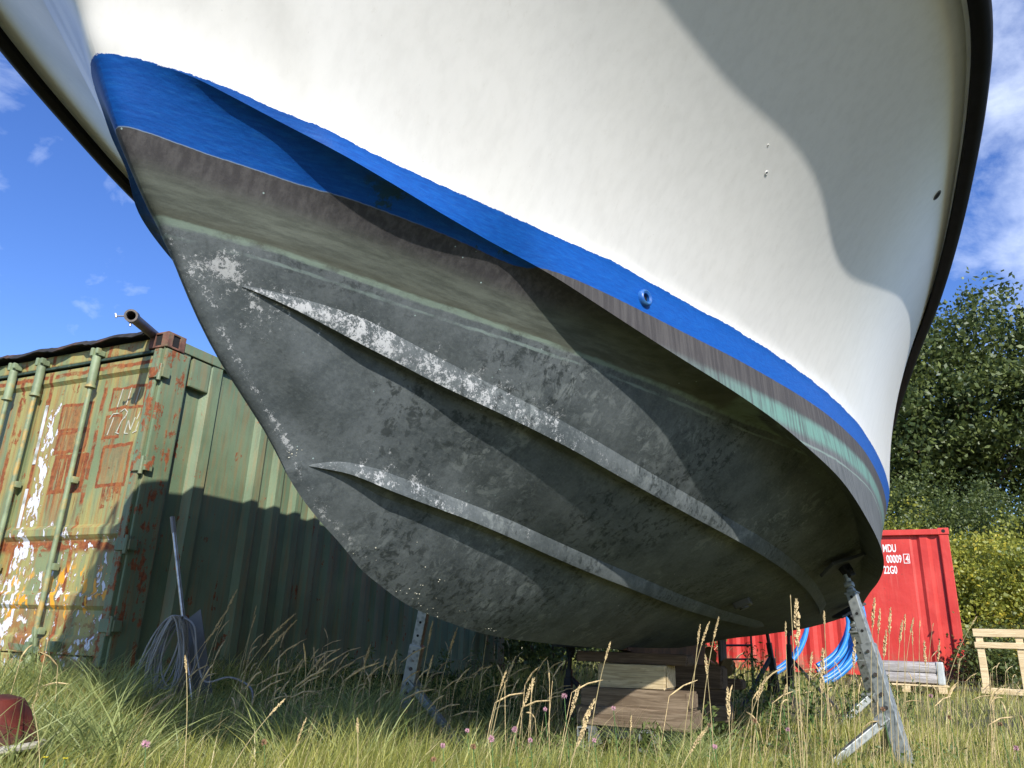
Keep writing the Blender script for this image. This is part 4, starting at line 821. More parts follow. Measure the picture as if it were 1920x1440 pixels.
# ================= GROUND, GRASS, TREES =================
rng = np.random.default_rng(11)
def ground_mesh():
    xs = np.concatenate([np.linspace(-400, -30, 20)[:-1], np.linspace(-30, 40, 141), np.linspace(40, 500, 24)[1:]]); ys = np.concatenate([np.linspace(-60, -5, 8)[:-1], np.linspace(-5, 45, 120), np.linspace(45, 900, 30)[1:]])
    X, Y = np.meshgrid(xs, ys); Z = ground_z(X, Y); V = np.stack([X, Y, Z], -1).reshape(-1, 3); n, m = X.shape; i = np.arange(n * m).reshape(n, m)
    return V, np.stack([i[:-1, :-1], i[:-1, 1:], i[1:, 1:], i[1:, :-1]], -1).reshape(-1, 4)
k = NT('soil_thatch'); P = k.obj(); k.bsdf(k.mix(k.ramp(k.noise(P, 4, 7, .65), .35, .65), (.035, .04, .018), (.09, .085, .04)), .95, 0, k.bump(k.noise(P, 25, 5), .8, .03)); M_soil = k.m
V, F = ground_mesh(); tag(mesh_np('ground', V, F, M_soil, None, True), kind='structure')
def leaf_mat(name, c1, c2, c3=None, tr=.35, rough=.5, p3=.9):
    k = NT(name); a = k.attr('tint'); c = k.mix(a, c1, c2)
    if c3: c = k.mix(k.ramp(a, p3, p3 + .02), c, c3)
    d = k.n('ShaderNodeBsdfDiffuse'); k.put(d.inputs[0], c); t = k.n('ShaderNodeBsdfTranslucent'); k.put(t.inputs[0], k.mix(.5, c, tuple(min(1, x * 1.3) for x in c2))); g = k.n('ShaderNodeBsdfGlossy'); g.inputs['Roughness'].default_value = rough; g.inputs[0].default_value = (.8, .85, .8, 1)
    m1 = k.n('ShaderNodeMixShader'); m1.inputs[0].default_value = tr; k.t.links.new(d.outputs[0], m1.inputs[1]); k.t.links.new(t.outputs[0], m1.inputs[2])
    m2 = k.n('ShaderNodeMixShader'); m2.inputs[0].default_value = .04; k.t.links.new(m1.outputs[0], m2.inputs[1]); k.t.links.new(g.outputs[0], m2.inputs[2]); k.t.links.new(m2.outputs[0], k.out.inputs[0]); return k.m
M_grass = leaf_mat('grass_blade', (.085, .12, .02), (.62, .59, .15), (.66, .55, .29), .42, p3=.84)
M_wide = leaf_mat('broad_grass_blade', (.09, .14, .04), (.46, .50, .19), (.42, .36, .19), .38, p3=.93)
M_straw = leaf_mat('straw', (.36, .27, .13), (.62, .50, .28), None, .3)
def blades(X, Y, H, W, lean, leandir, tint, segs=4, curl=None, Z=None):
    n = len(X); Z = ground_z(X, Y) if Z is None else Z; th = rng.uniform(0, 2 * np.pi, n); wx, wy = np.cos(th), np.sin(th); t = np.linspace(0, 1, segs + 1)
    V = np.zeros((n, 2 * segs + 1, 3), np.float32); dx, dy = np.cos(leandir), np.sin(leandir)
    for i, tt in enumerate(t):
        off = lean * tt ** 2 * H; hz = H * (tt - .28 * (lean ** 2) * tt ** 3); w = W * (1 - tt ** 1.6) * .5
        cx = X + dx * off; cy = Y + dy * off; cz = Z - .01 + np.maximum(hz, tt * .02)
        if i < segs: V[:, 2 * i] = np.stack([cx - wx * w, cy - wy * w, cz], -1); V[:, 2 * i + 1] = np.stack([cx + wx * w, cy + wy * w, cz], -1)
        else: V[:, 2 * i] = np.stack([cx, cy, cz], -1)
    k = 2 * segs + 1; F = []
    base = (np.arange(n) * k)[:, None]
    for i in range(segs - 1): F += [base + np.array([[2*i, 2*i+1, 2*i+3]]), base + np.array([[2*i, 2*i+3, 2*i+2]])]
    F.append(base + np.array([[2*segs-2, 2*segs-1, 2*segs]]))
    return V.reshape(-1, 3), np.concatenate(F), np.repeat(tint, k)
def in_box(X, Y, O_, A_, x0, x1, y0, y1):
    qx = X - O_[0]; qy = Y - O_[1]; lx = qx * math.cos(A_) - qy * math.sin(A_); ly = qx * math.sin(A_) + qy * math.cos(A_); return (lx > x0) & (lx < x1) & (ly > y0) & (ly < y1)
def scatter(n, y0, y1, pw=1.0, margin=1.12, xmin=-9e9, xmax=9e9):
    """random ground points within the wedge the camera sees (a bit wider)"""
    D = y0 + (y1 - y0) * rng.random(n) ** pw; a = np.radians(rng.uniform(-44, 44, n)); X = D * np.tan(a); Y = D
    ok = ~in_box(X, Y, GO, CA, -GW, .0, 0, GL) & ~in_box(X, Y, RO, CA, -RL, 0, 0, RW_) & (X > xmin) & (X < xmax)
    return X[ok], Y[ok]
def patch(X, Y, s=1.3, ph=0): return .5 + .5 * np.sin(X * s + 1.7 * np.sin(Y * s * .8 + ph)) * np.cos(Y * s * 1.1 + np.sin(X * s * .7 + ph))
Vs, Fs, Ts, off = [], [], [], 0
def acc(v, f, t):
    global off
    Vs.append(v); Fs.append(f + off); Ts.append(t); off += len(v)
def flush(name, mat, label, cat):
    global Vs, Fs, Ts, off
    o = mesh_np(name, np.concatenate(Vs), np.concatenate(Fs), mat, None, False, {'tint': np.concatenate(Ts)}); tag(o, label, cat, kind='stuff'); Vs, Fs, Ts, off = [], [], [], 0; return o
wind = R(15)
def mk(n, y0, y1, h0, h1, w0, w1, pw=1.0, lean=(.1, .7), segs=4, filt=None, tb=0.0):
    X, Y = scatter(n, y0, y1, pw)
    if filt is not None: m = filt(X, Y); X, Y = X[m], Y[m]
    n = len(X); pt = patch(X, Y); qx = X - BO[0]; qy = Y - BO[1]; lx = qx * cA - qy * sA; ly = qx * sA + qy * cA; und = smooth((1.7 - np.abs(lx + .5)) / .5) * smooth((ly - 2.2) / .6) * smooth((9 - ly) / 1.0)
    Hh = rng.uniform(h0, h1, n) * (.72 + .5 * pt) * (1 - .5 * und); Ww = rng.uniform(w0, w1, n); le = rng.uniform(*lean, n); ld = np.where(rng.random(n) < .55, wind + rng.normal(0, .8, n), rng.uniform(0, 2 * np.pi, n))
    azm = np.degrees(np.arctan2(X, Y)); Hh = Hh * (1 - .38 * smooth((azm - 14) / 8)) * (1 - .34 * smooth((-azm - 10) / 8) * smooth((3.8 - Y) / .5)); Ww = Ww * rng.choice([.6, 1.0, 1.0, 1.6], n)
    tint = np.clip(rng.beta(.9, 1.25, n) * .92 + .20 * (pt - .5) + tb, 0, 1); acc(*blades(X, Y, Hh, Ww, le, ld, tint.astype(np.float32), segs))
mk(26000, 1.5, 3.3, .19, .38, .0028, .0055, .8)
mk(30000, 2.8, 4.6, .14, .31, .003, .006, .9)
mk(34000, 4.2, 6.8, .08, .23, .003, .006, .9)
mk(36000, 5.5, 12, .10, .30, .005, .009, 1.0, segs=3)
mk(30000, 10, 34, .12, .30, .010, .02, 1.0, segs=3, tb=.05)
mk(9000, 1.6, 6.0, .10, .22, .002, .004, .9, lean=(1.1, 1.7), segs=5, tb=.55)
flush('grass', M_grass, 'uncut yellowish green meadow grass covering the whole yard', 'grass')
# broad arching tussocks round the green container
ntus = 120; tx = []; 
for i in range(ntus):
    u = rng.uniform(-120, 760) if i < 85 else rng.uniform(500, 1350); D = rng.uniform(3.3, 5.3); p = at(u, 1350, D); c = (p[0], p[1])
    if in_box(np.array([c[0]]), np.array([c[1]]), GO, CA, -GW, .1, -.05, GL)[0]: continue
    m = 60; X = c[0] + rng.normal(0, .035, m); Y = c[1] + rng.normal(0, .035, m); Hh = rng.uniform(.22, .52, m) * (1 if i < 85 else .7) * (.55 if 250 < u < 520 else 1); le = rng.uniform(.35, 1.25, m); acc(*blades(X, Y, Hh, rng.uniform(.006, .012, m), le, rng.uniform(0, 2 * np.pi, m), rng.beta(2, 2.5, m).astype(np.float32), 6))
flush('tussock_grass', M_wide, 'dark green broad bladed tussocks arching before the green container', 'grass')
# low broad leaved herbs between the blades
M_herb = leaf_mat('herb_leaf', (.05, .10, .02), (.17, .25, .06), None, .4)
def herbs():
    Xh, Yh = scatter(1500, 1.7, 7.0, .9); m = patch(Xh, Yh, 2.1, 1.0) > .52; Xh, Yh = Xh[m], Yh[m]; k_ = 16
    cx = np.repeat(Xh, k_) + rng.normal(0, .045, len(Xh) * k_); cy = np.repeat(Yh, k_) + rng.normal(0, .045, len(Xh) * k_); cz = ground_z(cx, cy) + rng.uniform(.02, .17, len(cx)); return leaves(np.stack([cx, cy, cz], -1), None, .011, rng.random(len(cx)).astype(np.float32), .6)
# thin dry stems everywhere
Xs, Ys = scatter(4200, 2.0, 12, 1.0); n = len(Xs); acc(*blades(Xs, Ys, rng.uniform(.2, .42, n), rng.uniform(.0022, .0035, n), rng.uniform(.1, .8, n), wind + rng.normal(0, .8, n), rng.random(n).astype(np.float32), 5)); flush('dry_stems', M_straw, 'thin dry straw stems standing among the meadow grass', 'grass')

# flowering grass stalks, each a thing
M_seed = simple('seed_head_straw', (.50, .38, .20), .8, 0, .35, 60, .6, 200)
M_stalk = simple('grass_stalk_straw', (.40, .32, .16), .7, 0, .3, 20)
def seed_stalk(base, tip, bend, hl, hr, label, seed, sway=None):
    """curved stalk from base to tip, seed head over the last hl metres"""
    rs = random.Random(seed); base = Vector(base); tip = Vector(tip); o = empty('seed_stalk', base, 0, label, 'grass stalk', 'tall dry grass stalks with seed heads')
    t = tip - base; mid = t * .5 + Vector((-t.x * .38, -t.y * .38, abs(t.z) * .10 + bend)); P = []
    for i in range(15): q = i / 14; P.append(2 * q * (1 - q) * mid + q * q * t)
    lens = [0]; 
    for i in range(1, 15): lens.append(lens[-1] + (P[i] - P[i - 1]).length)
    mb = MB(); mb.tube(P, [.0019 * (1 - .5 * i / 14) for i in range(15)], 5); mb.build('stalk', M_stalk, o, True)
    T_ = lens[-1]; mb = MB(); IV_, IF_ = ico(0 if False else 1)
    m = 26
    for i in range(m):
        q = i / (m - 1); s_ = T_ - hl + hl * q; j = max(1, next((a for a in range(15) if lens[a] >= s_ - 1e-9), 14)); f = (s_ - lens[j - 1]) / max(1e-6, lens[j] - lens[j - 1]); c = P[j - 1].lerp(P[j], f); d = (P[j] - P[j - 1]).normalized()
        r_ = hr * (math.sin(math.pi * min(1, .10 + q * .9)) ** .6) * (.65 + .5 * rs.random()); x = d.orthogonal().normalized(); y = d.cross(x)
        for _ in range(3):
            a = rs.uniform(0, 6.28); e = c + (x * math.cos(a) + y * math.sin(a)) * r_ * .55; ax_ = (d + (x * math.cos(a) + y * math.sin(a)) * .45).normalized(); b1_ = ax_.orthogonal().normalized(); b2_ = ax_.cross(b1_); L_ = hl / m * rs.uniform(1.2, 2.0); w_ = r_ * .42
            Vq = [e - ax_ * L_ * .5, e + b1_ * w_, e + b2_ * w_, e - b1_ * w_, e - b2_ * w_, e + ax_ * L_]
            mb.add(Vq, [(0, 2, 1), (0, 3, 2), (0, 4, 3), (0, 1, 4), (5, 1, 2), (5, 2, 3), (5, 3, 4), (5, 4, 1)])
    mb.build('seed_head', M_seed, o); return o
# (tip u, tip v, base u, base v, distance, head length, head radius, label)
STK = [
 (445,1105,360,1330,4.6,.14,.006,'slender nodding seed stalk before the cable coil reaching highest'), (555,1150,395,1370,4.3,.22,.008,'long arching seed stalk tip bending right over the corrugated wall'), (557,1162,420,1370,4.3,.20,.008,'second arching seed stalk just under the longest one'),
 (425,1145,330,1340,4.5,.12,.006,'seed stalk crossing the grey board from lower left'), (415,1170,300,1350,4.5,.12,.006,'lower seed stalk crossing the cable coil'), (347,1228,357,1400,3.0,.06,.005,'straight pale stalk standing left of the cable coil foot'),
 (330,1298,255,1250,4.4,.16,.008,'drooping brown seed head left of the cable coil'), (613,1223,520,1340,4.4,.14,.007,'drooping seed head in front of the dark corrugations'), (570,1233,500,1340,4.4,.10,.006,'short seed head low before the corrugations'), (695,1208,655,1340,4.4,.11,.007,'leaning seed head left of the far stand foot'), (693,1220,650,1350,4.5,.09,.006,'small seed head beside the leaning one left of the stand'), (745,1218,695,1350,4.2,.13,.008,'plump seed head immediately left of the galvanised stand'),
 (481,1135,440,1330,4.6,.05,.003,'hair thin seed stalk before the dark wall'), (480,1152,430,1335,4.6,.07,.005,'small seed head right of the cable coil'),
 (812,1164,775,1380,3.9,.11,.007,'seed head crossing the upright of the far stand'), (858,1176,805,1370,3.9,.12,.007,'slim seed head right of the far stand'), (812,1228,775,1390,3.8,.10,.006,'seed head over the brace joint of the far stand'), (920,1150,890,1390,4.2,.02,.003,'bare straight stalk rising to the hull in the middle'), (967,1230,915,1380,3.9,.13,.007,'seed head reaching right in the dark middle'), (952,1250,910,1385,3.8,.10,.006,'seed head just under the one in the dark middle'),
 (1003,1270,940,1420,2.9,.10,.0085,'bright cream seed head arching left of the timber stack'), (1087,1284,1035,1425,2.7,.095,.0085,'bright cream seed head before the left end of the timbers'), (1116,1310,1045,1430,2.6,.11,.010,'fattest bright seed head low before the timbers'), (1100,1355,1040,1440,2.5,.07,.008,'lowest bright seed head before the steel beams'),
 (1145,1203,1095,1400,3.2,.07,.006,'seed head crossing the thin top timber'), (1330,1165,1270,1400,3.4,.10,.006,'seed head against the dark skeg'), (1348,1156,1305,1400,3.4,.09,.0055,'seed head rising right of the skeg'), (1313,1170,1290,1395,3.4,.08,.0055,'thin seed head under the strake end'), (1322,1226,1340,1400,3.4,.09,.007,'brown seed head before the rear timbers'), (1184,1341,1175,1425,2.8,.05,.004,'narrow straight head before the steel beam'),
 (1364,1288,1370,1425,2.6,.09,.009,'upright cream seed head in the middle right foreground'), (1438,1268,1365,1430,2.9,.09,.007,'cream seed head arching left of the blue pipe'), (1332,1358,1230,1420,2.7,.11,.007,'almost level seed head low in the foreground'), (1475,1282,1440,1425,3.0,.04,.006,'small hooked head below the blue pipe'),
 (1482,1115,1500,1425,2.5,.012,.002,'thin dark bristle beside the tallest seed head'), (1493,1122,1503,1430,2.5,.135,.0105,'tallest thick cream seed head left of the near stand'), (1545,1145,1558,1420,2.9,.045,.005,'small bent head at the edge of the hull bottom'), (1543,1215,1535,1425,2.7,.13,.0095,'thick upright seed head before the blue pipe bundle'), (1523,1222,1505,1420,3.1,.09,.006,'slim seed head left of the blue pipe bundle'), (1473,1165,1480,1410,3.4,.06,.005,'dark slim head against the red container gap'),
 (1602,1195,1600,1400,3.6,.12,.008,'seed head hugging the rear stand'), (1640,1120,1632,1380,4.2,.14,.010,'tall pale seed head against the red wall right of the stand'), (1650,1140,1645,1380,4.3,.12,.008,'pale seed head second from the stand on the red wall'), (1670,1138,1668,1380,4.4,.13,.009,'upright pale seed head before the red wall'), (1662,1180,1650,1385,4.0,.12,.009,'drooping plump head before the red wall'), (1692,1162,1680,1390,4.4,.11,.008,'pale seed head mid red wall'), (1697,1151,1700,1385,4.6,.08,.006,'slender head mid red wall'), (1713,1158,1690,1390,4.6,.08,.006,'slanting head leaning right on the red wall'), (1725,1163,1728,1385,4.8,.04,.004,'tiny head on a thin stalk before the red wall'), (1710,1175,1722,1380,4.6,.09,.004,'thin drooping head before the red wall'), (1733,1200,1745,1395,4.0,.10,.008,'seed head over the wrapped grey stack'), (1762,1200,1755,1385,4.6,.10,.006,'seed head near the right post of the red container'), (1750,1168,1735,1380,4.8,.02,.003,'arching bare wisp before the red container'), (1832,1155,1745,1390,4.5,.05,.004,'far right thin stalk leaning past the red container corner'), (1800,1235,1790,1390,4.6,.05,.004,'short stalk under the red container corner'),
 (60,1320,95,1420,3.0,.02,.003,'dry stalk over the red tub'), (535,1310,395,1425,2.6,.06,.005,'bare twiggy stalk leaning right at lower left'), (670,1345,680,1440,2.3,.04,.005,'small cream head at lower left centre'), (595,1330,560,1420,3.4,.10,.005,'brown drooping head low left of the stand'), (575,1345,540,1430,3.3,.10,.005,'second brown drooping head low left of the stand')]
for i, (tu, tv, bu, bv, D, hl, hr, lb) in enumerate(STK):
    tip = Vector(at(tu, tv, D)); b = at(bu, bv, D * 1.0); b = Vector((b[0], b[1], gz(b)));
    dl = (Vector((tip.x, tip.y, 0)) - Vector((b.x, b.y, 0)))
    seed_stalk(b, tip, .0, hl, hr, lb, i)
# anonymous distant seed heads as part of the meadow
mb = MB(); rg = random.Random(21)
for i in range(250):
    D = rg.uniform(4.2, 13); u = rg.choice([rg.uniform(430, 1080), rg.uniform(430, 1080), rg.uniform(1350, 1950), rg.uniform(-50, 1950)]); D = rg.uniform(3.8, 5.6) if u < 1080 and i % 3 else D; p = at(u, 1300, D); 
    if in_box(np.array([p[0]]), np.array([p[1]]), GO, CA, -GW, .1, -.1, GL)[0]: continue
    z = gz(p); h = rg.uniform(.28, .60); lx, ly = rg.uniform(-.08, .26), rg.uniform(-.16, .16); b = Vector((p[0], p[1], z)); q = b + Vector((lx * .35, ly * .35, h * .8)); e = b + Vector((lx, ly, h))
    mb.tube([b, b + (q - b) * .5 + Vector((0, 0, .0)), q], .0016, 4, False); c1 = q.lerp(e, .3); e.z -= rg.uniform(0, .05); m1 = q.lerp(e, .5) + Vector((0, 0, .012)); mb.tube([q, q.lerp(m1, .5), m1, m1.lerp(e, .5), e], [.0014, .0045, .0036, .0042, .001], 5, False)
o = mb.build('seed_grass', M_seed, None); tag(o, 'scattered brown seed heads of tall grass all over the meadow', 'grass', kind='stuff')

# clover flowers
M_pink = simple('clover_pink', (.46, .25, .31), .8, 0, .25, 60); M_brn = simple('clover_brown', (.26, .14, .08), .9, 0, .3, 60); M_cl = simple('clover_leaf', (.07, .15, .04), .6, 0, .3, 30)
CLV = [(273,1396,2.5,.013,0,'bright pink clover flower at lower left'), (1058,1305,2.9,.011,0,'pink clover flower highest in the middle'), (1150,1328,3.0,.009,0,'pink clover flower left of the timber stack foot'), (1022,1330,3.0,.009,0,'small pale clover flower beside the bright seed head'), (965,1368,2.7,.011,0,'pale clover flower low in the middle'), (921,1385,2.7,.012,0,'pink clover flower left of the middle low'), (994,1388,2.7,.009,0,'dull pink clover flower beneath the pale one'), (887,1400,2.7,.011,1,'orange brown faded clover head in the middle'), (1114,1388,2.8,.009,0,'pink clover flower before the steel beams'), (813,1424,2.6,.010,1,'orange faded clover head at the bottom edge'), (760,1333,3.6,.011,1,'orange clover head at the far stand foot'), (876,1370,3.0,.009,0,'purple clover flower near the far stand brace'), (495,1392,3.0,.012,1,'brown clover head at lower left centre'), (1330,1360,2.9,.009,1,'brown clover head beside the level seed head'), (1477,1368,3.0,.009,0,'pink clover flower in the shade right of the timbers'), (1340,1400,2.8,.010,0,'pale pink clover low right of middle'), (1415,1352,3.1,.010,1,'rust coloured clover head centre right'), (1655,1330,3.2,.010,1,'rust clover head beside the near stand brace'), (1745,1305,4.6,.012,0,'pink clover right of the near stand'), (1780,1345,4.0,.011,1,'brown clover head right of the stand foot'), (1875,1358,3.8,.011,1,'brown clover head at the right edge'), (1905,1403,3.2,.010,0,'pink clover at the lower right edge'), (325,1400,2.6,.0,2,''), (830,1398,2.8,.010,0,'pale pink clover right of the orange one low')]
IV1, IF1 = ico(1)
for i, (u, v, D, r_, kd, lb) in enumerate(CLV):
    if kd == 2: continue
    tip = Vector(at(u, v, D)); bz = gz(tip); b = Vector((tip.x + .02, tip.y + .01, bz)); rs = random.Random(i + 50)
    o = empty('clover_flower', b, 0, lb, 'flower', 'clover flowers in the grass'); tl = tip - b
    mb = MB(); mb.tube([Vector((0, 0, 0)), tl * .5 + Vector((.012, 0, 0)), tl], .0014, 5); mb.build('stem', M_cl, o, True)
    mb = MB()
    for q in range(70):
        a = Vector((rs.gauss(0, 1), rs.gauss(0, 1), rs.gauss(.25, 1))).normalized(); x = a.orthogonal().normalized(); y = a.cross(x); c = tl + Vector((0, 0, 0)); L_ = r_ * rs.uniform(.9, 1.15); w_ = r_ * .14
        mb.add([c + a * L_ * .4 + x * w_, c + a * L_ * .4 - x * w_, c + a * L_ * .4 + y * w_, c + a * L_], [(0, 1, 3), (1, 2, 3), (2, 0, 3)])
    mb.build('flower_head', M_pink if kd == 0 else M_brn, o)
    mb = MB()
    for q in range(9):
        c = tl * rs.uniform(.35, .92) + Vector((rs.uniform(-.03, .03), rs.uniform(-.03, .03), 0)); a = rs.uniform(0, 6.28); L_ = rs.uniform(.010, .020); d = Vector((math.cos(a), math.sin(a), rs.uniform(-.2, .4))).normalized(); s_ = d.cross(Vector((0, 0, 1))).normalized() * L_ * .35
        mb.add([c, c + d * L_ * .5 + s_, c + d * L_, c + d * L_ * .5 - s_], [(0, 1, 2, 3)])
    mb.build('leaflet', M_cl, o)['kind'] = 'stuff'
M_yel = simple('buttercup_yellow', (.75, .60, .02), .5)
for u, v, lb in ((85, 1422, 'tiny yellow flower left of the other yellow one at lower left'), (122, 1424, 'small yellow flower at lower left below the tub')):
    tip = Vector(at(u, v, 2.4)); b = Vector((tip.x, tip.y, gz(tip))); o = empty('yellow_flower', b, 0, lb, 'flower'); mb = MB(); mb.tube([Vector((0, 0, 0)), tip - b], .0012, 5); mb.build('stem', M_cl, o, True); mb = MB()
    for q in range(5): a = q * 1.2566; d = Vector((math.cos(a), math.sin(a), .5)) * .008; s_ = Vector((-math.sin(a), math.cos(a), 0)) * .004; mb.add([tip - b, tip - b + d * .6 + s_, tip - b + d, tip - b + d * .6 - s_], [(0, 1, 2, 3)])
    mb.build('petal', M_yel, o)

# leaf clouds
def leaves(C, N_, size, tint, asp=.6):
    n = len(C); d1 = rng.normal(0, 1, (n, 3)); d1 /= np.linalg.norm(d1, axis=1)[:, None]; d2 = np.cross(d1, rng.normal(0, 1, (n, 3))); d2 /= np.linalg.norm(d2, axis=1)[:, None]
    s = (size * rng.uniform(.6, 1.35, n))[:, None]; V = np.stack([C - d1 * s, C + d2 * s * asp, C + d1 * s, C - d2 * s * asp], 1).reshape(-1, 3); F = (np.arange(n) * 4)[:, None] + np.array([[0, 1, 2, 3]])
    return V, F, np.repeat(tint, 4)
def crown(center, radii, nclump, per, size, spread, shell=.55, flat=.9, skirt=-1.0):
    """clumps of leaves spread through an uneven crown"""
    d = rng.normal(0, 1, (nclump, 3)); d /= np.linalg.norm(d, axis=1)[:, None]; d = d[d[:, 2] > skirt]; r = shell + (1 - shell) * rng.random(len(d)) ** .7
    lump = 1 + .16 * np.sin(d[:, 0] * 5 + center[0]) + .14 * np.sin(d[:, 2] * 7 + d[:, 1] * 4 + center[1]); cc = np.asarray(center) + d * (r * lump)[:, None] * np.asarray(radii)
    C = []; Tn = []
    for c in cc:
        m = int(per * rng.uniform(.5, 1.4)); sp_ = spread * rng.uniform(.6, 1.3); C.append(c + rng.normal(0, 1, (m, 3)) * sp_ * np.array([1, 1, flat])); Tn.append(np.clip(rng.normal(rng.uniform(.08, .88), .15, m), 0, 1))
    C = np.concatenate(C); return leaves(C, None, size, np.concatenate(Tn).astype(np.float32)), cc
V, F, t = herbs(); tag(mesh_np('low_herbs', V, F, M_herb, None, False, {'tint': t}), 'small broad green leaves of clover and herbs low in the meadow grass', 'herbs', kind='stuff')
M_oak = leaf_mat('oak_leaf', (.026, .050, .012), (.15, .185, .05), None, .3)
M_bush = leaf_mat('bush_leaf', (.09, .13, .02), (.46, .45, .07), (.62, .50, .06), .42, p3=.88)
M_dkb = leaf_mat('dark_bush_leaf', (.035, .058, .013), (.14, .175, .042), None, .35)
M_bark = simple('bark', (.07, .055, .04), .9, 0, .4, 6, .8, 20)
def tree(loc, h, rad, label, seed, ncl=620, per=60, size=.085, mat=None):
    o = empty('oak_tree', loc, 0, label, 'tree', 'trees behind the embankment'); rs = random.Random(seed)
    (V, F, t), cc = crown((0, 0, h * .60), (rad, rad, h * .42), ncl, per, size, .36)
    mesh_np('crown', V, F, mat or M_oak, o, False, {'tint': t})
    mb = MB(); mb.tube([(0, 0, -.3), (.1, 0, h * .25), (-.1, .1, h * .5), (0, 0, h * .8)], [h * .03, h * .024, h * .015, h * .004], 10)
    for _ in range(16):
        c = cc[rs.randrange(len(cc))]; z0 = rs.uniform(.2, .6) * h; a = Vector((0, 0, z0)); b = Vector(c) * .92; b.z = max(b.z * .95, z0 + .3); m = a.lerp(b, .5) + Vector((0, 0, -.1 * h * .3)); mb.tube([a, m, b], [h * .011, h * .007, h * .002], 6)
    mb.build('trunk', M_bark, o, True); return o
def azp(az, D, z=None): x = D * math.sin(R(az)); y = D * math.cos(R(az)); return (x, y, gz((x, y)) if z is None else z)
tree(azp(31.5, 34), 10.4, 4.6, 'large dark oak with ragged top standing highest at the right', 1, 620, 56, .105)
tree(azp(27.6, 35), 9.4, 3.6, 'oak just right of the hull with sky showing through', 2, 480, 54, .105)
tree(azp(38.5, 36), 10.4, 4.6, 'oak at the right edge beyond the highest one', 3, 500, 56, .10)
tree(azp(20, 46), 9.5, 4.4, 'distant oak hidden mostly behind the stern', 4, 260, 50, .12)
# bank bushes
BSH = [(30.5, 23, 1.9, 2.6, 0, 'yellow green bush on the bank right behind the red container corner'), (33.8, 24, 2.2, 2.9, 0, 'broad yellowing bush on the bank at the right edge'), (28.0, 24.5, 1.8, 2.6, 0, 'bright bush on the bank next to the hull'), (32.0, 27.5, 2.5, 3.2, 1, 'dark shrub at the top of the bank below the oak'), (36.5, 27, 2.6, 3.0, 1, 'dark shrub at the top of the bank at the far right'), (28, 29, 2.3, 3.4, 1, 'dark green shrub on the bank left beneath the oaks'), (36.2, 22, 1.7, 1.9, 0, 'low bramble bush right of the red container'), (33.0, 19.2, 1.0, 1.0, 2, 'green nettle clump beside the red container end'), (31.4, 15.6, .50, .75, 2, 'leafy climber at the foot of the red container corner'), (35.0, 17.6, 1.1, .9, 0, 'low mixed bush behind the pale pallet'), (24, 27, 2.4, 3.2, 0, 'bush hidden mostly behind the stern and the red container'), (38.5, 20, 1.7, 1.8, 0, 'low bush beyond the right edge')]
for az, D, rr_, h, kd, lb in BSH:
    o = empty('bush', azp(az, D), 0, lb, 'bush', 'bushes on the embankment'); (V, F, t), cc = crown((0, 0, h * .38), (rr_, rr_, h * .66), int(150 * rr_), 60, .05 if D > 18 else .035, .20, .45, .8, -.4)
    mesh_np('foliage', V, F, (M_bush, M_dkb, M_dkb)[kd], o, False, {'tint': t}); mb = MB()
    for q in range(7): c = cc[(q * 37) % len(cc)]; mb.tube([(0, 0, -.1), tuple(np.array(c) * .5 + np.array([0, 0, .1])), tuple(c)], [.03, .02, .006], 5)
    mb.build('stem', M_bark, o, True)
# embankment ground cover
m = 26000; X = rng.uniform(4, 30, m); Y = rng.uniform(13, 34, m); zz = ground_z(X, Y); ok = (Y * .8 + X * .55 > 18.6) & ~in_box(X, Y, RO, CA, -RL, .05, -.2, RW_); C = np.stack([X, Y, zz + rng.uniform(0, .45, m) * patch(X, Y, .9)], -1)[ok]
V, F, t = leaves(C, None, .06, np.clip(rng.normal(.55, .22, len(C)), 0, 1).astype(np.float32)); o = mesh_np('bank_foliage', V, F, M_bush, None, False, {'tint': t}); tag(o, 'tangled yellow green ground cover all over the bank behind the red container', 'ground cover', kind='stuff')
# shrubs behind the boat, between the containers
for i, (u, D, rr_, h, lb) in enumerate([(1045, 10.5, .75, 1.25, 'dark shrub behind the left end of the timber stack'), (975, 12.5, .9, 1.1, 'shrub at the far corner of the green container'), (1130, 13, 1.1, 1.2, 'shrub far behind the timber stack'), (1240, 15, 1.2, 1.0, 'low shrub left of the red container end')]):
    p = at(u, 1280, D); o = empty('bush', (p[0], p[1], gz(p)), 0, lb, 'bush', 'shrubs behind the boat'); (V, F, t), cc = crown((0, 0, h * .45), (rr_, rr_ * .8, h * .6), int(150 * rr_), 60, .032, .13, .4, .8, -.6); mesh_np('foliage', V, F, M_dkb, o, False, {'tint': t}); mb = MB()
    for q in range(5): mb.tube([(0, 0, -.1), tuple(cc[(q * 31) % len(cc)])], .012, 5)
    mb.build('stem', M_bark, o, True)
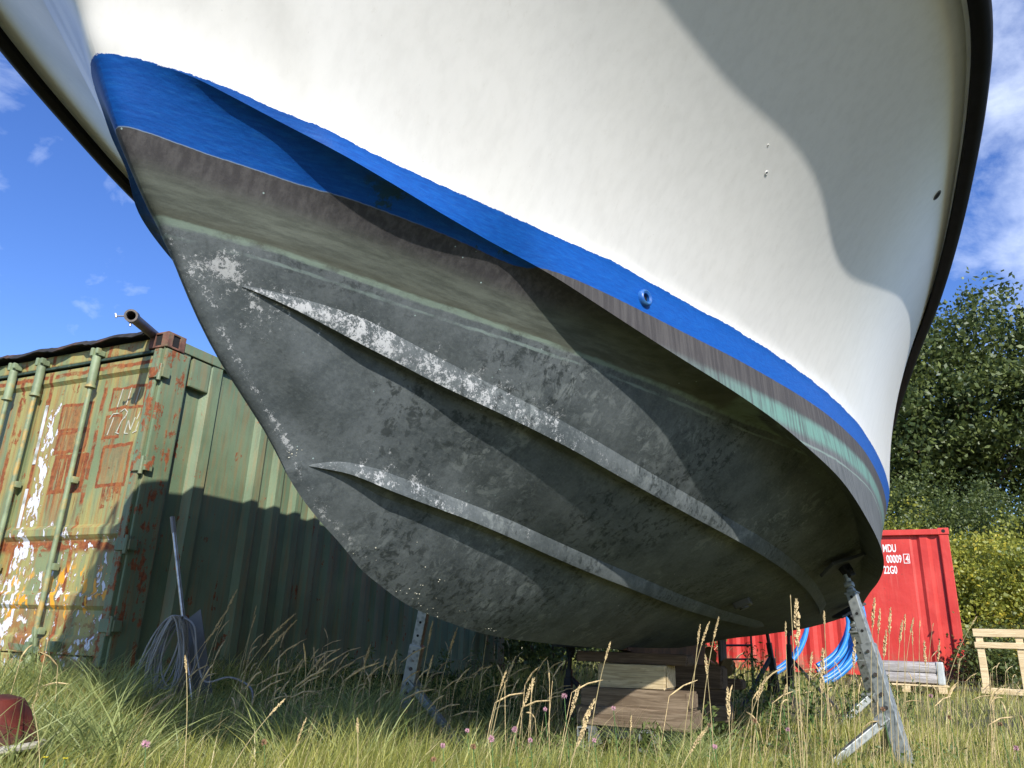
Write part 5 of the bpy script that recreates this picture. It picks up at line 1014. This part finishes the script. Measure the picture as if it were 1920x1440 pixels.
# leafy weeds
def weed(u, v, D, h, n, lb, mat=None, sz=.022, sp=.10):
    p = at(u, v, D); o = empty('leafy_weed', (p[0], p[1], gz(p)), 0, lb, 'weed', 'leafy weeds under and around the boat'); C = []; mb = MB(); rs = random.Random(int(u))
    for q in range(max(2, n // 40)):
        a = Vector((rs.gauss(0, sp * .3), rs.gauss(0, sp * .3), 0)); b = Vector((a.x + rs.gauss(0, sp), a.y + rs.gauss(0, sp), h * rs.uniform(.6, 1.05))); m_ = a.lerp(b, .5) + Vector((rs.gauss(0, .02), rs.gauss(0, .02), .04)); mb.tube([a, m_, b], [.004, .003, .0015], 5)
        for _ in range(40): f = rs.uniform(.12, 1); c = (a * (1 - f) ** 2 + m_ * 2 * f * (1 - f) + b * f * f); C.append((c.x + rs.gauss(0, .03), c.y + rs.gauss(0, .03), c.z + rs.gauss(0, .02)))
    mb.build('stem', M_cl, o, True); V, F, t = leaves(np.array(C), None, sz, rng.random(len(C)).astype(np.float32), .32); mesh_np('foliage', V, F, mat or M_dkb, o, False, {'tint': t})
WD = [(1218, 1330, 4.75, .26, 160, 'small leafy weed growing before the near timbers'), (1420, 1330, 7.2, .62, 360, 'tall dark willowherb under the stern before the red wall'), (1385, 1330, 6.6, .5, 260, 'dark weed right of the rear timbers'), (1460, 1330, 6.4, .42, 260, 'dark weed below the blue pipe'), (1520, 1330, 7.0, .45, 240, 'green weed before the blue pipe bundle'), (1590, 1330, 7.5, .45, 200, 'green weed left of the near stand'), (1700, 1280, 8.5, .40, 160, 'leafy weed above the wrapped stack'),
 (520, 1330, 5.4, .45, 200, 'weed at the foot of the corrugated wall'), (600, 1330, 5.8, .42, 220, 'second weed along the corrugated wall'), (690, 1330, 6.0, .42, 200, 'third weed along the wall left of the stand'), (850, 1330, 6.6, .55, 320, 'dark nettle behind the far stand brace'), (905, 1330, 6.2, .50, 300, 'dark nettle left of the middle gap'), (960, 1330, 5.8, .45, 280, 'nettle in the shade of the hull'), (1020, 1330, 5.9, .50, 300, 'nettle left of the timber stack'), (640, 1330, 6.4, .5, 260, 'nettle against the dark wall'), (780, 1330, 6.6, .5, 260, 'nettle behind the far stand upright'), (1340, 1340, 5.4, .30, 180, 'low weed right of the near timbers'), (1500, 1380, 4.0, .16, 160, 'low leafy clover patch before the near stand'), (1620, 1410, 3.6, .14, 200, 'green leafy patch between the legs of the near stand'), (1010, 1400, 2.9, .16, 160, 'clover foliage below the middle clover flower'), (40, 1395, 3.1, .14, 100, 'small leafy weed before the red tub')]
for w_ in WD: weed(*w_, sp=.10 if w_[3] > .2 else .12)
